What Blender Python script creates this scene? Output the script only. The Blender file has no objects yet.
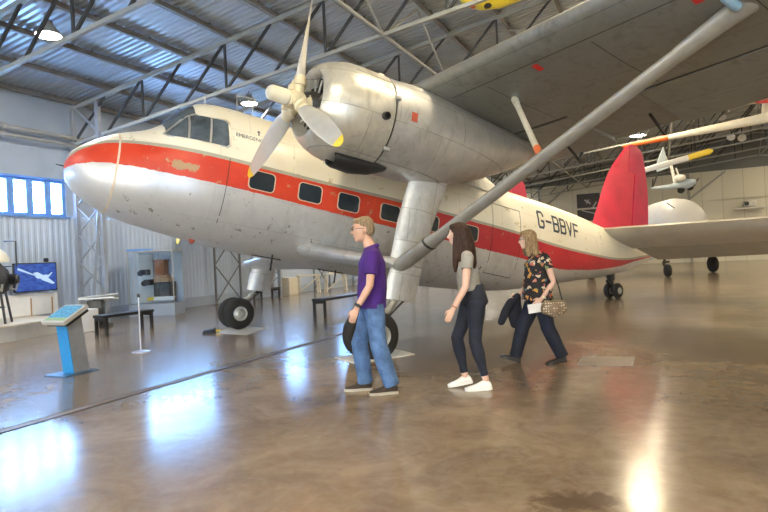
import bpy, bmesh, math, random
import numpy as np
from mathutils import Vector, Matrix
random.seed(7)
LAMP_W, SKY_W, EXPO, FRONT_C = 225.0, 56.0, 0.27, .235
PI = math.pi
col = bpy.context.scene.collection
R = math.radians

# ---------------------------------------------------------------- helpers
class MB:
    """collects verts and faces, builds ONE mesh object"""
    def __init__(s): s.v = []; s.f = []; s.m = []
    def add(s, vs, fs, mi=0):
        n = len(s.v); s.v += [tuple(p) for p in vs]
        for f in fs: s.f.append(tuple(i+n for i in f)); s.m.append(mi)
    def quad(s, a, b, c, d, mi=0): s.add([a, b, c, d], [(0, 1, 2, 3)], mi)
    def box(s, c, size, rot=None, mi=0, bev=0.0):
        x, y, z = [k/2 for k in size]
        if bev <= 0:
            vs = [Vector((i*x, j*y, k*z)) for i in (-1, 1) for j in (-1, 1) for k in (-1, 1)]
            fs = [(0, 1, 3, 2), (4, 6, 7, 5), (0, 4, 5, 1), (2, 3, 7, 6), (0, 2, 6, 4), (1, 5, 7, 3)]
        else:
            bm = bmesh.new(); bmesh.ops.create_cube(bm, size=1)
            for v in bm.verts: v.co = Vector((v.co.x*x*2, v.co.y*y*2, v.co.z*z*2))
            bmesh.ops.bevel(bm, geom=bm.edges[:], offset=bev, segments=2, affect='EDGES', profile=.5)
            bm.verts.index_update()
            vs = [v.co.copy() for v in bm.verts]; fs = [tuple(v.index for v in f.verts) for f in bm.faces]; bm.free()
        if rot is not None: vs = [rot @ v for v in vs]
        s.add([v + Vector(c) for v in vs], fs, mi)
    def loft(s, rings, cap=True, mi=0, closed=True):
        n = len(rings[0]); vs = [p for r in rings for p in r]; fs = []
        for i in range(len(rings)-1):
            for j in range(n if closed else n-1):
                k = (j+1) % n
                fs.append((i*n+j, i*n+k, (i+1)*n+k, (i+1)*n+j))
        if cap and closed:
            fs.append(tuple(range(n-1, -1, -1))); fs.append(tuple(range((len(rings)-1)*n, len(rings)*n)))
        s.add(vs, fs, mi)
    def tube(s, pts, rad, n=8, cap=True, mi=0, ref=None, squash=1.0, dome=False):
        """round (or elliptical: squash along the ref axis' normal) tube through points"""
        pts = [Vector(p) for p in pts]
        rads = rad if isinstance(rad, (list, tuple)) else [rad]*len(pts)
        rads = list(rads)
        if dome:
            d0 = (pts[0]-pts[1]).normalized(); d1 = (pts[-1]-pts[-2]).normalized()
            a, b = pts[0], pts[-1]; ra, rb = rads[0], rads[-1]
            def R2(r, k): return (r[0]*k, r[1]*k) if isinstance(r, tuple) else r*k
            def M(r): return min(r) if isinstance(r, tuple) else r
            pts = [a+d0*M(ra)*.98, a+d0*M(ra)*.8, a+d0*M(ra)*.45]+pts+[b+d1*M(rb)*.45, b+d1*M(rb)*.8, b+d1*M(rb)*.98]
            rads = [R2(ra, .18), R2(ra, .6), R2(ra, .89)]+rads+[R2(rb, .89), R2(rb, .6), R2(rb, .18)]
        rings = []; N = len(pts); prev = None
        for i, p in enumerate(pts):
            d = (pts[min(i+1, N-1)]-pts[max(i-1, 0)]).normalized()
            a = Vector(ref) if ref is not None else (prev if prev is not None else (Vector((0, 0, 1)) if abs(d.z) < .9 else Vector((1, 0, 0))))
            u = (a - d*a.dot(d))
            if u.length < 1e-5: u = Vector((0, 1, 0)) - d*d.y
            u.normalize(); w = d.cross(u); prev = u
            r = rads[i]; ru, rw = r if isinstance(r, tuple) else (r, r*squash)
            rings.append([p + u*ru*math.cos(2*PI*k/n) + w*rw*math.sin(2*PI*k/n) for k in range(n)])
        s.loft(rings, cap, mi)
    def bar(s, a, b, w, h=None, mi=0, up=(0, 0, 1)):
        h = h or w; a = Vector(a); b = Vector(b); d = (b-a).normalized(); U = Vector(up)
        x = d.cross(U)
        if x.length < 1e-4: x = d.cross(Vector((1, 0, 0)))
        x.normalize(); y = x.cross(d)
        r = lambda p: [p+x*w/2+y*h/2, p-x*w/2+y*h/2, p-x*w/2-y*h/2, p+x*w/2-y*h/2]
        s.loft([r(a), r(b)], True, mi)
    def lathe(s, c, axis, prof, n=24, mi=0, cap=False, ref=None):
        """prof: (distance along axis, radius)"""
        c = Vector(c); d = Vector(axis).normalized()
        a = Vector(ref) if ref else (Vector((0, 0, 1)) if abs(d.z) < .9 else Vector((1, 0, 0)))
        u = (a-d*a.dot(d)).normalized(); w = d.cross(u)
        s.loft([[c+d*t+(u*math.cos(2*PI*k/n)+w*math.sin(2*PI*k/n))*max(r, 1e-4) for k in range(n)] for t, r in prof], cap, mi)
    def ell(s, c, r, rot=None, n=16, mi=0):
        c = Vector(c); rings = []
        for i in range(n//2+1):
            th = PI*i/(n//2); zz = math.cos(th); rr = max(math.sin(th), 1e-3)
            ring = []
            for k in range(n):
                v = Vector((r[0]*rr*math.cos(2*PI*k/n), r[1]*rr*math.sin(2*PI*k/n), r[2]*zz))
                if rot is not None: v = rot @ v
                ring.append(c+v)
            rings.append(ring)
        s.loft(rings, True, mi)
    def mesh(s, name, mats, smooth=True, angle=40):
        me = bpy.data.meshes.new(name); me.from_pydata(s.v, [], s.f)
        mats = mats if isinstance(mats, (list, tuple)) else [mats]
        for m in mats: me.materials.append(m)
        me.polygons.foreach_set('material_index', s.m)
        bm = bmesh.new(); bm.from_mesh(me)
        bmesh.ops.recalc_face_normals(bm, faces=bm.faces[:])
        if smooth:
            ca = R(angle)
            for f in bm.faces: f.smooth = True
            for e in bm.edges:
                if len(e.link_faces) == 2 and e.calc_face_angle(0) > ca: e.smooth = False
        bm.to_mesh(me); bm.free(); me.update()
        return me
    def build(s, name, mats, parent=None, smooth=True, angle=40, loc=None):
        o = bpy.data.objects.new(name, s.mesh(name, mats, smooth, angle)); col.objects.link(o)
        if parent is not None: o.parent = parent
        if loc is not None: o.location = loc
        return o

def tag(o, label=None, cat=None, group=None, kind=None):
    if label: o['label'] = label
    if cat: o['category'] = cat
    if group: o['group'] = group
    if kind: o['kind'] = kind
    return o
def empty(name, loc=(0, 0, 0), rz=0, label=None, cat=None, group=None):
    o = bpy.data.objects.new(name, None); col.objects.link(o); o.location = loc; o.rotation_euler = (0, 0, rz)
    o.empty_display_size = .1
    return tag(o, label, cat, group)
def copy_tree(o, parent=None):
    c = o.copy(); col.objects.link(c)
    if parent is not None: c.parent = parent
    for ch in [k for k in o.children]: copy_tree(ch, c)
    return c

# ---------------------------------------------------------------- materials
class NT:
    def __init__(s, name):
        s.mat = bpy.data.materials.new(name); s.mat.use_nodes = True; s.t = s.mat.node_tree
        s.b = s.t.nodes['Principled BSDF']; s.out = s.t.nodes['Material Output']
    def n(s, kind, **kw):
        nd = s.t.nodes.new(kind)
        for k, v in kw.items():
            if k in nd.inputs.keys() if isinstance(k, str) and ' ' in k else False: nd.inputs[k].default_value = v
            else: setattr(nd, k, v)
        return nd
    def l(s, a, b): s.t.links.new(a, b)
    def val(s, x):
        return x
    def math(s, op, a, b=None, clamp=False):
        nd = s.t.nodes.new('ShaderNodeMath'); nd.operation = op; nd.use_clamp = clamp
        for i, x in enumerate((a, b)):
            if x is None: continue
            if isinstance(x, (int, float)): nd.inputs[i].default_value = x
            else: s.l(x, nd.inputs[i])
        return nd.outputs[0]
    def noise(s, vec, scale, detail=4, rough=.55, dist=0):
        nd = s.t.nodes.new('ShaderNodeTexNoise'); nd.inputs['Scale'].default_value = scale
        nd.inputs['Detail'].default_value = detail; nd.inputs['Roughness'].default_value = rough
        nd.inputs['Distortion'].default_value = dist
        if vec is not None: s.l(vec, nd.inputs['Vector'])
        return nd.outputs['Fac']
    def ramp(s, fac, stops, interp='LINEAR'):
        nd = s.t.nodes.new('ShaderNodeValToRGB'); nd.color_ramp.interpolation = interp
        els = nd.color_ramp.elements
        while len(els) < len(stops): els.new(.5)
        for e, (p, c) in zip(els, stops):
            e.position = p; e.color = (c, c, c, 1) if isinstance(c, (int, float)) else (*c, 1)
        s.l(fac, nd.inputs[0]); return nd.outputs[0]
    def mix(s, fac, a, b):
        nd = s.t.nodes.new('ShaderNodeMix'); nd.data_type = 'RGBA'
        for sock, x in ((nd.inputs[0], fac), (nd.inputs[6], a), (nd.inputs[7], b)):
            if isinstance(x, (int, float)): sock.default_value = x
            elif isinstance(x, tuple): sock.default_value = (*x, 1)
            else: s.l(x, sock)
        return nd.outputs[2]
    def coord(s, kind='Object', scale=None, off=None, rot=None):
        tc = s.t.nodes.new('ShaderNodeTexCoord'); o = tc.outputs[kind]
        if scale or off or rot:
            mp = s.t.nodes.new('ShaderNodeMapping')
            if scale: mp.inputs['Scale'].default_value = scale
            if off: mp.inputs['Location'].default_value = off
            if rot: mp.inputs['Rotation'].default_value = rot
            s.l(o, mp.inputs['Vector']); o = mp.outputs[0]
        return o
    def bump(s, h, strength=.3, dist=.01):
        nd = s.t.nodes.new('ShaderNodeBump'); nd.inputs['Strength'].default_value = strength
        nd.inputs['Distance'].default_value = dist
        s.l(h, nd.inputs['Height']); s.l(nd.outputs[0], s.b.inputs['Normal'])
    def base(s, x):
        if isinstance(x, tuple): s.b.inputs['Base Color'].default_value = (*x, 1)
        else: s.l(x, s.b.inputs['Base Color'])
    def set(s, rough=None, metal=None, **kw):
        for k, x in (('Roughness', rough), ('Metallic', metal)):
            if x is None: continue
            if isinstance(x, (int, float)): s.b.inputs[k].default_value = x
            else: s.l(x, s.b.inputs[k])
        for k, v in kw.items(): s.b.inputs[k].default_value = v

def mat(name, c, rough=.6, metal=0.0, var=.12, scale=6.0, bump=0.0, bscale=None, coat=0):
    t = NT(name); v = t.coord('Object')
    f = t.noise(v, scale, 5, .6)
    lo = tuple(max(0, k*(1-var)) for k in c); hi = tuple(min(1, k*(1+var)) for k in c)
    t.base(t.ramp(f, [(.3, lo), (.7, hi)]))
    t.set(rough, metal)
    if bump: t.bump(t.noise(v, bscale or scale*6, 4), bump, .01)
    if coat: t.b.inputs['Coat Weight'].default_value = coat
    return t.mat
def emit(name, c, st):
    t = NT(name); t.base((0.02, .02, .02)); t.b.inputs['Emission Color'].default_value = (*c, 1); t.b.inputs['Emission Strength'].default_value = st
    return t.mat

M = {}
M['black'] = mat('black_paint', (.016, .016, .018), .45)
M['rubber'] = mat('tyre_rubber', (.02, .02, .021), .75, bump=.3, scale=20)
M['darkmetal'] = mat('dark_metal', (.06, .06, .058), .45, .6)
M['steel'] = mat('brushed_steel', (.55, .56, .57), .3, .9)
M['alloy'] = mat('cast_alloy', (.5, .5, .47), .45, .6)
M['white'] = mat('white_paint', (.74, .73, .69), .5, var=.05)
M['cream'] = mat('cream_paint', (.78, .74, .6), .4, var=.06)
M['brace'] = mat('brace_steel', (.15, .155, .16), .5, .2)
M['column'] = mat('column_paint', (.30, .33, .37), .5, .1, scale=3)
M['truss'] = mat('grey_truss_paint', (.33, .335, .31), .55, .1, scale=3)
M['trussd'] = mat('dark_truss_steel', (.05, .055, .06), .55, .2)
M['purlin'] = mat('purlin_steel', (.24, .225, .20), .55, .3, scale=3, var=.25)
M['glassdark'] = mat('dark_cabin_glass', (.03, .042, .055), .08)
M['yellow'] = mat('yellow_paint', (.85, .62, .05), .4, var=.05)
M['redp'] = mat('red_paint', (.62, .03, .03), .4)
M['blue_trim'] = mat('blue_window_frame', (.14, .3, .62), .45)
M['blue_panel'] = mat('blue_panel', (.03, .28, .62), .4, var=.05)
M['wood'] = mat('brown_wood', (.3, .11, .03), .4, scale=12)
M['brownred'] = mat('red_placard', (.4, .08, .05), .5)

def glass_mat(name, tint=(.9, .95, 1), refl=.12):
    t = NT(name); nt = t.t
    tr = nt.nodes.new('ShaderNodeBsdfTransparent'); tr.inputs[0].default_value = (*tint, 1)
    gl = nt.nodes.new('ShaderNodeBsdfGlossy'); gl.inputs['Roughness'].default_value = .03
    mx = nt.nodes.new('ShaderNodeMixShader'); mx.inputs[0].default_value = refl
    nt.links.new(tr.outputs[0], mx.inputs[1]); nt.links.new(gl.outputs[0], mx.inputs[2]); nt.links.new(mx.outputs[0], t.out.inputs[0])
    return t.mat
M['glass'] = glass_mat('clear_glass', refl=.06)

# ---------------------------------------------------------------- camera
HZ, FPX, ROLL, CH = 257.0, 570.0, R(2.7), 1.36
pt = math.atan((256-HZ)*math.cos(ROLL)/FPX)
c_, s_, cp, sp = math.cos(ROLL), math.sin(ROLL), math.cos(pt), math.sin(pt)
def wray(a, f, b): return Vector((a, f*cp+b*sp, -f*sp+b*cp))
right = wray(c_, 0, -s_); upv = wray(s_, 0, c_); fwd = wray(0, 1, 0)
cd = bpy.data.cameras.new('camera'); cam = bpy.data.objects.new('camera', cd); col.objects.link(cam)
cd.sensor_width = 36; cd.lens = FPX/768*36; cd.clip_start = .05; cd.clip_end = 300
m3 = Matrix((right, upv, -fwd)).transposed(); cam.matrix_world = Matrix.Translation((0, 0, CH)) @ m3.to_4x4()
bpy.context.scene.camera = cam
def at(x, y, Y):
    d = right*(x-384)+upv*(256-y)+fwd*FPX
    return Vector((0, 0, CH))+d*(Y/d.y)
def ground(x, y, z=0.0):
    d = right*(x-384)+upv*(256-y)+fwd*FPX
    return Vector((0, 0, CH))+d*((z-CH)/d.z)

# ---------------------------------------------------------------- room frame
RA = R(26); E_ = Vector((math.cos(RA), -math.sin(RA), 0)); T_ = Vector((math.sin(RA), math.cos(RA), 0)); W0 = -14.2*E_
def rm(e, t, z=0.0): return W0+E_*e+T_*t+Vector((0, 0, z))
def room(mb, name, mats, smooth=False, kind='structure', **kw):
    o = mb.build(name, mats, None, smooth, **kw); o.location = W0; o.rotation_euler = (0, 0, -RA)
    if kind: o['kind'] = kind
    return o
T0, T1, EW, ER, Z0, TP = -13.0, 44.3, 40.0, 20.0, 5.95, .13
def roofz(e): return Z0+TP*(e if e < ER else 2*ER-e)

# floor -----------------------------------------------------------
t = NT('polished_concrete'); v = t.coord('Object')
big = t.noise(v, .35, 6, .6, .8); mid = t.noise(v, 1.6, 7, .65, 1.2); fine = t.noise(v, 9, 6, .7, .6)
base = t.ramp(big, [(.3, (.15, .107, .069)), (.52, (.255, .192, .128)), (.72, (.37, .29, .205))])
base = t.mix(t.ramp(mid, [(.38, .0), (.68, .7)]), base, (.105, .078, .058))
base = t.mix(t.ramp(fine, [(.4, .0), (.75, .25)]), base, (.4, .34, .27))
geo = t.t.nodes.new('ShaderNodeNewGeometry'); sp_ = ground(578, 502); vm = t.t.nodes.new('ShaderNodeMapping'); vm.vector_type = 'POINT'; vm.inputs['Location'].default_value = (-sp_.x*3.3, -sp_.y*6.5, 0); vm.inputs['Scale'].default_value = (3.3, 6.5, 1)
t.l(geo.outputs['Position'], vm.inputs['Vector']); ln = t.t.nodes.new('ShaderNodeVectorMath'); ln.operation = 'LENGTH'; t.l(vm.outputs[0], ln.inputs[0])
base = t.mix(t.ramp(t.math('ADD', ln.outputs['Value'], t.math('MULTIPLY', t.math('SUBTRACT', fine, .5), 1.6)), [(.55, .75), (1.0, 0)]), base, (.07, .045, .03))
t.base(base)
rg = t.math('ADD', t.math('MULTIPLY', mid, .16), t.math('MULTIPLY', fine, .1))
t.set(t.math('ADD', rg, .05))
t.b.inputs['Specular IOR Level'].default_value = .36; t.b.inputs['Coat Weight'].default_value = .12; t.b.inputs['Coat Roughness'].default_value = .22
t.bump(t.math('ADD', t.noise(v, 3, 3, .5), t.math('MULTIPLY', t.noise(v, .9, 2), 2.0)), .05, .02)
M['floor'] = t.mat
f = MB(); f.quad((0, T0, 0), (EW, T0, 0), (EW, T1, 0), (0, T1, 0)); room(f, 'floor', M['floor'])

# corrugated sheets ------------------------------------------------
t = NT('galvanised_roof_sheet'); v = t.coord('Object')
br = t.t.nodes.new('ShaderNodeTexBrick'); mp = t.coord('Object', rot=(0, 0, 0))
br.inputs['Scale'].default_value = 1; br.inputs['Brick Width'].default_value = 2.6; br.inputs['Row Height'].default_value = .9
br.inputs['Mortar Size'].default_value = 0; br.inputs['Color1'].default_value = (.40, .45, .50, 1); br.inputs['Color2'].default_value = (.58, .63, .68, 1)
t.l(mp, br.inputs['Vector'])
t.base(t.mix(t.noise(v, 2.2, 5), br.outputs['Color'], (.42, .44, .46))); t.set(.32, .55)
M['roof'] = t.mat
M['cladding'] = mat('painted_wall_sheet', (.46, .53, .62), .5, scale=.8, var=.08)
M['cladding2'] = mat('flat_wall_sheet', (.36, .42, .49), .55, scale=.6, var=.1)
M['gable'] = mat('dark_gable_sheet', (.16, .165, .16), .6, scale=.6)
M['rear'] = None

rf = MB()
per, dep = .16, .045
n = int((T1-T0)/per)
prof = []
for i in range(n):
    a = T0+i*per
    prof += [(a, 0), (a+per*.30, 0), (a+per*.45, dep), (a+per*.82, dep)]
prof.append((T1, 0))
for e0, e1 in ((-.3, ER), (ER, EW+.3)):
    rf.loft([[(e, tt, roofz(e)+dz) for tt, dz in prof] for e in (e0, e1)], False, 0, closed=False)
room(rf, 'ceiling', M['roof'])

WIN = [(1.1, 3.95), (7.12, 9.97), (12.4, 15.25), (18.1, 20.95), (23.8, 26.65)]; WZ0, WZ1 = 2.82, 3.77
wl = MB()
per2 = .16
def corr(t0, t1, z0, z1):
    pr = []; k = max(1, int((t1-t0)/per2)); p = (t1-t0)/k
    for i in range(k):
        a = t0+i*p; pr += [(a, 0), (a+p*.35, 0), (a+p*.5, .014), (a+p*.85, .014)]
    pr.append((t1, 0))
    wl.loft([[(dx, tt, z) for tt, dx in pr] for z in (z0, z1)], False, 0, closed=False)
corr(T0, T1, 0, WZ0)
tt = T0
for a, b in WIN+[(T1, T1)]:
    wl.quad((0, tt, WZ0), (0, a, WZ0), (0, a, WZ1), (0, tt, WZ1), 1); tt = b
wl.quad((0, T0, WZ1), (0, T1, WZ1), (0, T1, 6.0), (0, T0, 6.0), 1)
for a, b in WIN:   # reveals
    for z, zz in ((WZ0, 0), (WZ1, 0)): wl.quad((-.22, a, z), (0, a, z), (0, b, z), (-.22, b, z), 1)
    for k in (a, b): wl.quad((-.22, k, WZ0), (0, k, WZ0), (0, k, WZ1), (-.22, k, WZ1), 1)
room(wl, 'wall_left', [M['cladding'], M['cladding2']])
bb = MB(); bb.box((.06, (T0+T1)/2, .16), (.08, T1-T0-.1, .32)); room(bb, 'baseboard_left', M['cladding2'])

# rear wall with sheet joints
t = NT('rear_wall_panels'); v = t.coord('Object')
wv = t.t.nodes.new('ShaderNodeTexBrick'); mp = t.coord('Object', rot=(R(90), 0, 0))
wv.offset = 0; wv.inputs['Scale'].default_value = 1; wv.inputs['Brick Width'].default_value = 1.2; wv.inputs['Row Height'].default_value = 50
wv.inputs['Mortar Size'].default_value = .02; wv.inputs['Color1'].default_value = (.66, .635, .53, 1); wv.inputs['Color2'].default_value = (.62, .595, .49, 1); wv.inputs['Mortar'].default_value = (.45, .44, .38, 1)
t.l(mp, wv.inputs['Vector']); t.base(wv.outputs['Color']); t.set(.55)
M['rear'] = t.mat
rw = MB(); rw.quad((0, T1, 0), (EW, T1, 0), (EW, T1, 6.1), (0, T1, 6.1), 0)
rw.add([(0, T1, 5.9), (EW, T1, 5.9), (EW, T1, 6.1), (0, T1, 6.1)], [], 1)
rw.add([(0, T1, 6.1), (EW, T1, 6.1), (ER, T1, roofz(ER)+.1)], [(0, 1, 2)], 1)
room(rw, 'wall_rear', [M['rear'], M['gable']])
fw = MB(); FE0, FE1, FZ0, FZ1 = 4.0, 32.0, .8, 4.9  # opening for the added fill-light window
for a_, b_, c_2, d_ in ((0, EW, 0, FZ0), (0, EW, FZ1, 6.1), (0, FE0, FZ0, FZ1), (FE1, EW, FZ0, FZ1)): fw.quad((a_, T0, c_2), (b_, T0, c_2), (b_, T0, d_), (a_, T0, d_), 0)
fw.add([(0, T0, 6.1), (EW, T0, 6.1), (ER, T0, roofz(ER)+.1)], [(0, 1, 2)], 0)
room(fw, 'wall_front', M['rear'])
rr = MB(); rr.quad((EW, T0, 0), (EW, T1, 0), (EW, T1, 6.1), (EW, T0, 6.1), 0); room(rr, 'wall_right', M['rear'])
# rails on the rear wall
for i, z in enumerate((2.0, 4.2)):
    b = MB(); b.box((EW/2, T1-.08, z), (EW-.2, .1, .12)); room(b, 'trim_%d' % (i+1), M['rear'])
k = 3
for e in np.arange(6, 39, 5.0):
    b = MB(); b.box((e, T1-.14, 3.03), (.16, .22, 6.05))
    b.bar((e, T1-.14, 4.3), (e+2.2, T1-.14, 6.0), .1); room(b, 'trim_%d' % k, M['truss']); k += 1

# windows
for i, (a, b) in enumerate(WIN):
    fr = MB(); L = b-a; np_ = 6; p = L/np_
    fr.box((-.08, (a+b)/2, WZ0+.035), (.1, L, .07)); fr.box((-.08, (a+b)/2, WZ1-.035), (.1, L, .07))
    for j in range(np_+1): fr.box((-.08, min(max(a+j*p, a+.04), b-.04), (WZ0+WZ1)/2), (.1, .17 if 0 < j < np_ else .10, WZ1-WZ0-.14))
    fr.box((.02, (a+b)/2, WZ0-.02), (.1, L+.14, .04)); fr.box((.02, (a+b)/2, WZ1+.02), (.06, L+.14, .04))
    w = room(fr, 'window_%d' % (i+1), M['blue_trim'])
    g = MB(); g.box((-.08, (a+b)/2, (WZ0+WZ1)/2), (.012, L-.02, WZ1-WZ0-.02)); g.build('pane', M['glass'], w, False)

fr = MB()  # unseen window added behind the camera to let in soft fill daylight
for z in (FZ0+.05, FZ1-.05, (FZ0+FZ1)/2): fr.box(((FE0+FE1)/2, T0, z), (FE1-FE0, .12, .1))
for e in np.linspace(FE0+.05, FE1-.05, 15): fr.box((e, T0, (FZ0+FZ1)/2), (.1, .12, FZ1-FZ0))
w = room(fr, 'window_%d' % (len(WIN)+1), M['blue_trim'])
g = MB(); g.box(((FE0+FE1)/2, T0, (FZ0+FZ1)/2), (FE1-FE0-.02, .012, FZ1-FZ0-.02)); g.build('pane', M['glass'], w, False)
# pipes along the left wall
for z, r_, e in ((4.90, .06, .28), (4.72, .045, .24)):
    p = MB(); p.tube([(e, T0+.1, z), (e, T1-.1, z)], r_, 12)
    for tt in np.arange(-11, 43, 2.4): p.tube([(e, tt, z), (e, tt+.12, z)], r_+.025, 12); p.box((e/2, tt+.06, z), (e, .05, .05))
    o = room(p, 'wall_pipe', M['truss'], True, kind=None)
    tag(o, 'thick grey pipe along left wall, upper of the pair' if z > 4.8 else 'thin grey pipe along left wall, lower of the pair', 'pipe')

# roof: purlins, trusses, wall columns
PE = [e for e in np.arange(.15, 20, 1.33)]
for e in PE+[2*ER-e for e in PE]:
    p = MB(); z = roofz(e)
    p.box((e, (T0+T1)/2, z-.065), (.04, T1-T0-.1, .13)); p.box((e+.03, (T0+T1)/2, z-.13), (.09, T1-T0-.1, .012))
    for tt in np.arange(2.0, 24, .45) if e < 12 else (): p.box((e, tt, z-.015), (.13, .03, .03))
    room(p, 'roof_purlin', M['purlin'])
TR = [6.4+3.75*k for k in range(-5, 11)]
def zb(e): return 4.75+.103*(e if e < ER else 2*ER-e)
def ztop(e): return roofz(e)-.26
for tt in TR:
    p = MB()
    for e0, e1 in ((.1, ER), (ER, EW-.1)):
        p.bar((e0, tt, zb(e0)), (e1, tt, zb(e1)), .07, .07, 0)
        p.bar((e0, tt, ztop(e0)), (e1, tt, ztop(e1)), .07, .09, 0)
    room(p, 'roof_truss', M['truss'])
    q = MB()
    nodes = [PE[i] for i in range(0, len(PE))]
    for mir in (0, 1):
        X = (lambda e: 2*ER-e) if mir else (lambda e: e)
        for i in range(1, len(nodes)):
            a, b = nodes[i], nodes[i-1]
            q.bar((X(a), tt, ztop(a)), (X(b), tt, zb(b)), .05, .05)
            if i % 2 == 0: q.bar((X(a), tt, ztop(a)), (X(a), tt, zb(a)), .045, .045)
    room(q, 'truss_bracing', M['trussd'])
# longitudinal bracing between the trusses
for e in (9.46, 14.8, 20.1, 25.2, 30.5, 35.8):
    p = MB()
    p.bar((e, T0+.1, zb(e)), (e, T1-.1, zb(e)), .05)
    for a, b in zip(TR[:-1], TR[1:]):
        p.bar((e, a, zb(e)), (e, (a+b)/2, ztop(e)), .035); p.bar((e, (a+b)/2, ztop(e)), (e, b, zb(e)), .035)
        p.bar((e, a, ztop(e)), (min(e+5.32, 39), b, ztop(min(e+5.32, 39))), .028); p.bar((e, b, ztop(e)), (min(e+5.32, 39), a, ztop(min(e+5.32, 39))), .028)
    room(p, 'roof_bracing', M['truss'])
# lattice wall columns
for i, tt in enumerate([10.15, 17.65, 25.15, 32.65, 40.15, 2.65, -4.85]):
    p = MB()
    for e in (.16, 1.15): p.bar((e, tt, 0), (e, tt, zb(e)+.9), .1, .12)
    p.bar((.6, tt+.35, 0), (.75, tt+.05, 4.9), .06); p.bar((1.0, tt-.3, 0.0), (1.1, tt, 3.6), .06)
    zz = 0.1
    while zz < 4.6:
        p.bar((.16, tt, zz), (1.15, tt, zz+.75), .03); p.bar((1.15, tt, zz), (.16, tt, zz+.75), .03); zz += .75
    p.bar((.16, tt, zb(.2)+1.05), (1.9, tt, zb(1.9)-.6), .07)
    room(p, 'wall_column', M['column'])
# X braced frames on the wall
for a in (15.25, 16.55, 21.5, 22.8):
    p = MB()
    p.bar((.2, a, 0), (.2, a, 4.6), .055)
    if a in (15.25, 21.5):
        for zz in (0.05, 1.35, 2.65): 
            p.bar((.2, a, zz), (.2, a+1.3, zz+1.3), .03); p.bar((.2, a+1.3, zz), (.2, a, zz+1.3), .03)
    room(p, 'wall_bracing', M['brace'])

# ---------------------------------------------------------------- lamps
wl_ = emit('lamp_glass', (1, .95, .82), 30)
proto = None
def lamp_at(e, t_, z, label, energy, color):
    global proto
    if proto is None:
        r = empty('hanging_lamp')
        b = MB(); b.lathe((0, 0, 0), (0, 0, 1), [(0, .24), (.04, .235), (.14, .16), (.2, .10), (.29, .08), (.3, 0)], 20); b.build('lamp_housing', M['alloy'], r)
        d = MB(); d.lathe((0, 0, -.01), (0, 0, 1), [(.0, 0), (-.02, .12), (.0, .22), (.01, .22)], 20); d.build('lamp_lens', wl_, r)
        s = MB(); s.tube([(0, 0, .29), (0, 0, .36)], .012, 6); s.build('suspension_rod', M['darkmetal'], r)
        proto = r; o = r
    else: o = copy_tree(proto)
    o.location = rm(e, t_, z)
    k = 1.0 if e < 5 else 1.7
    for axn in range(3): o.scale[axn] = (k, k, 1.0)[axn]
    tag(o, label, 'lamp', 'round warm lamps hanging in rows under the roof')
    ld = bpy.data.lights.new('lamp_light', 'AREA'); ld.shape = 'DISK'; ld.size = .44*k; ld.specular_factor = 1.0; ld.energy = energy; ld.color = color
    lo = bpy.data.objects.new('lamp_light', ld); col.objects.link(lo); lo.location = rm(e, t_, z-.06)
WARM = (1, .80, .50); NEU = (1, .93, .82)
for e in (3.5, 13.3, 23.3, 33.3):
    for k_ in range(-3, 6):
        if (k_ == 5 and e > 5) or (k_ == 4 and e == 13.3): continue
        t_ = 13.4+6.1*k_ if e == 3.5 else 14.4+6.4*k_
        z = roofz(e)-.36-(.1 if e != 3.5 else 0)
        lab = 'round lit lamp hanging under the roof among the trusses'
        if e == 3.5 and k_ == -1: lab = 'bright round lamp at the top left, under the blue corrugated roof'; 
        elif e == 3.5 and k_ == 0: lab = 'bright round lamp seen just above the cockpit roof, left of the propeller'
        lamp_at(e, t_, z, lab, LAMP_W*(.7 if e == 3.5 else 1.0), NEU if e == 3.5 else WARM)
M['strut'] = mat('strut_grey_paint', (.31, .305, .28), .42, .15)
M['strutl'] = mat('pale_strut_paint', (.62, .60, .52), .45)
M['orange'] = mat('orange_paint', (.75, .18, .06), .45)
M['rudder'] = mat('rudder_red_paint', (.50, .03, .085), .42, scale=2, var=.15)
M['tailskin2'] = mat('elevator_grey_fabric', (.36, .345, .29), .6, scale=1.5, var=.14)
M['cockglass'] = mat('cockpit_glass', (.09, .115, .14), .06, var=.6, scale=3)
M['chan'] = mat('channel_cover', (.19, .15, .11), .45)
M['kioskbase'] = mat('kiosk_base', (.07, .16, .27), .35, .4); M['steelk'] = mat('kiosk_steel', (.42, .45, .48), .35, .6)
t = NT('kiosk_screen'); v = t.coord('Generated'); sx = t.t.nodes.new('ShaderNodeSeparateXYZ'); t.l(v, sx.inputs[0])
n_ = t.noise(t.coord('Generated', scale=(5, 3, 1)), 3.0, 3)
c_k = t.mix(t.ramp(n_, [(.5, 0), (.54, 1)]), (.05, .36, .52), (.02, .16, .34)); c_k = t.mix(t.math('GREATER_THAN', sx.outputs[0], .82), c_k, (.26, .40, .16))
t.base((.01, .01, .01)); t.l(c_k, t.b.inputs['Emission Color']); t.b.inputs['Emission Strength'].default_value = .85; M['kscreen'] = t.mat
t = NT('television_picture'); v = t.coord('Generated'); n_ = t.noise(t.coord('Generated', scale=(1, 2, 4)), 3, 4)
t.base((.01, .01, .01)); t.l(t.ramp(n_, [(.3, (.01, .03, .22)), (.7, (.05, .14, .52))]), t.b.inputs['Emission Color']); t.b.inputs['Emission Strength'].default_value = .9; M['tvblue'] = t.mat
M['tvwhite'] = emit('television_aircraft', (.5, .68, .9), .9)
M['blue_panel2'] = mat('blue_trim_panel', (.18, .38, .72), .4, var=.05); M['woodl'] = mat('light_wood', (.42, .24, .11), .5, scale=10)
M['cream2'] = mat('pale_beige_board', (.62, .56, .43), .55, var=.06)
M['postpaint'] = mat('satin_post_steel', (.62, .63, .65), .35, .3)
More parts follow.
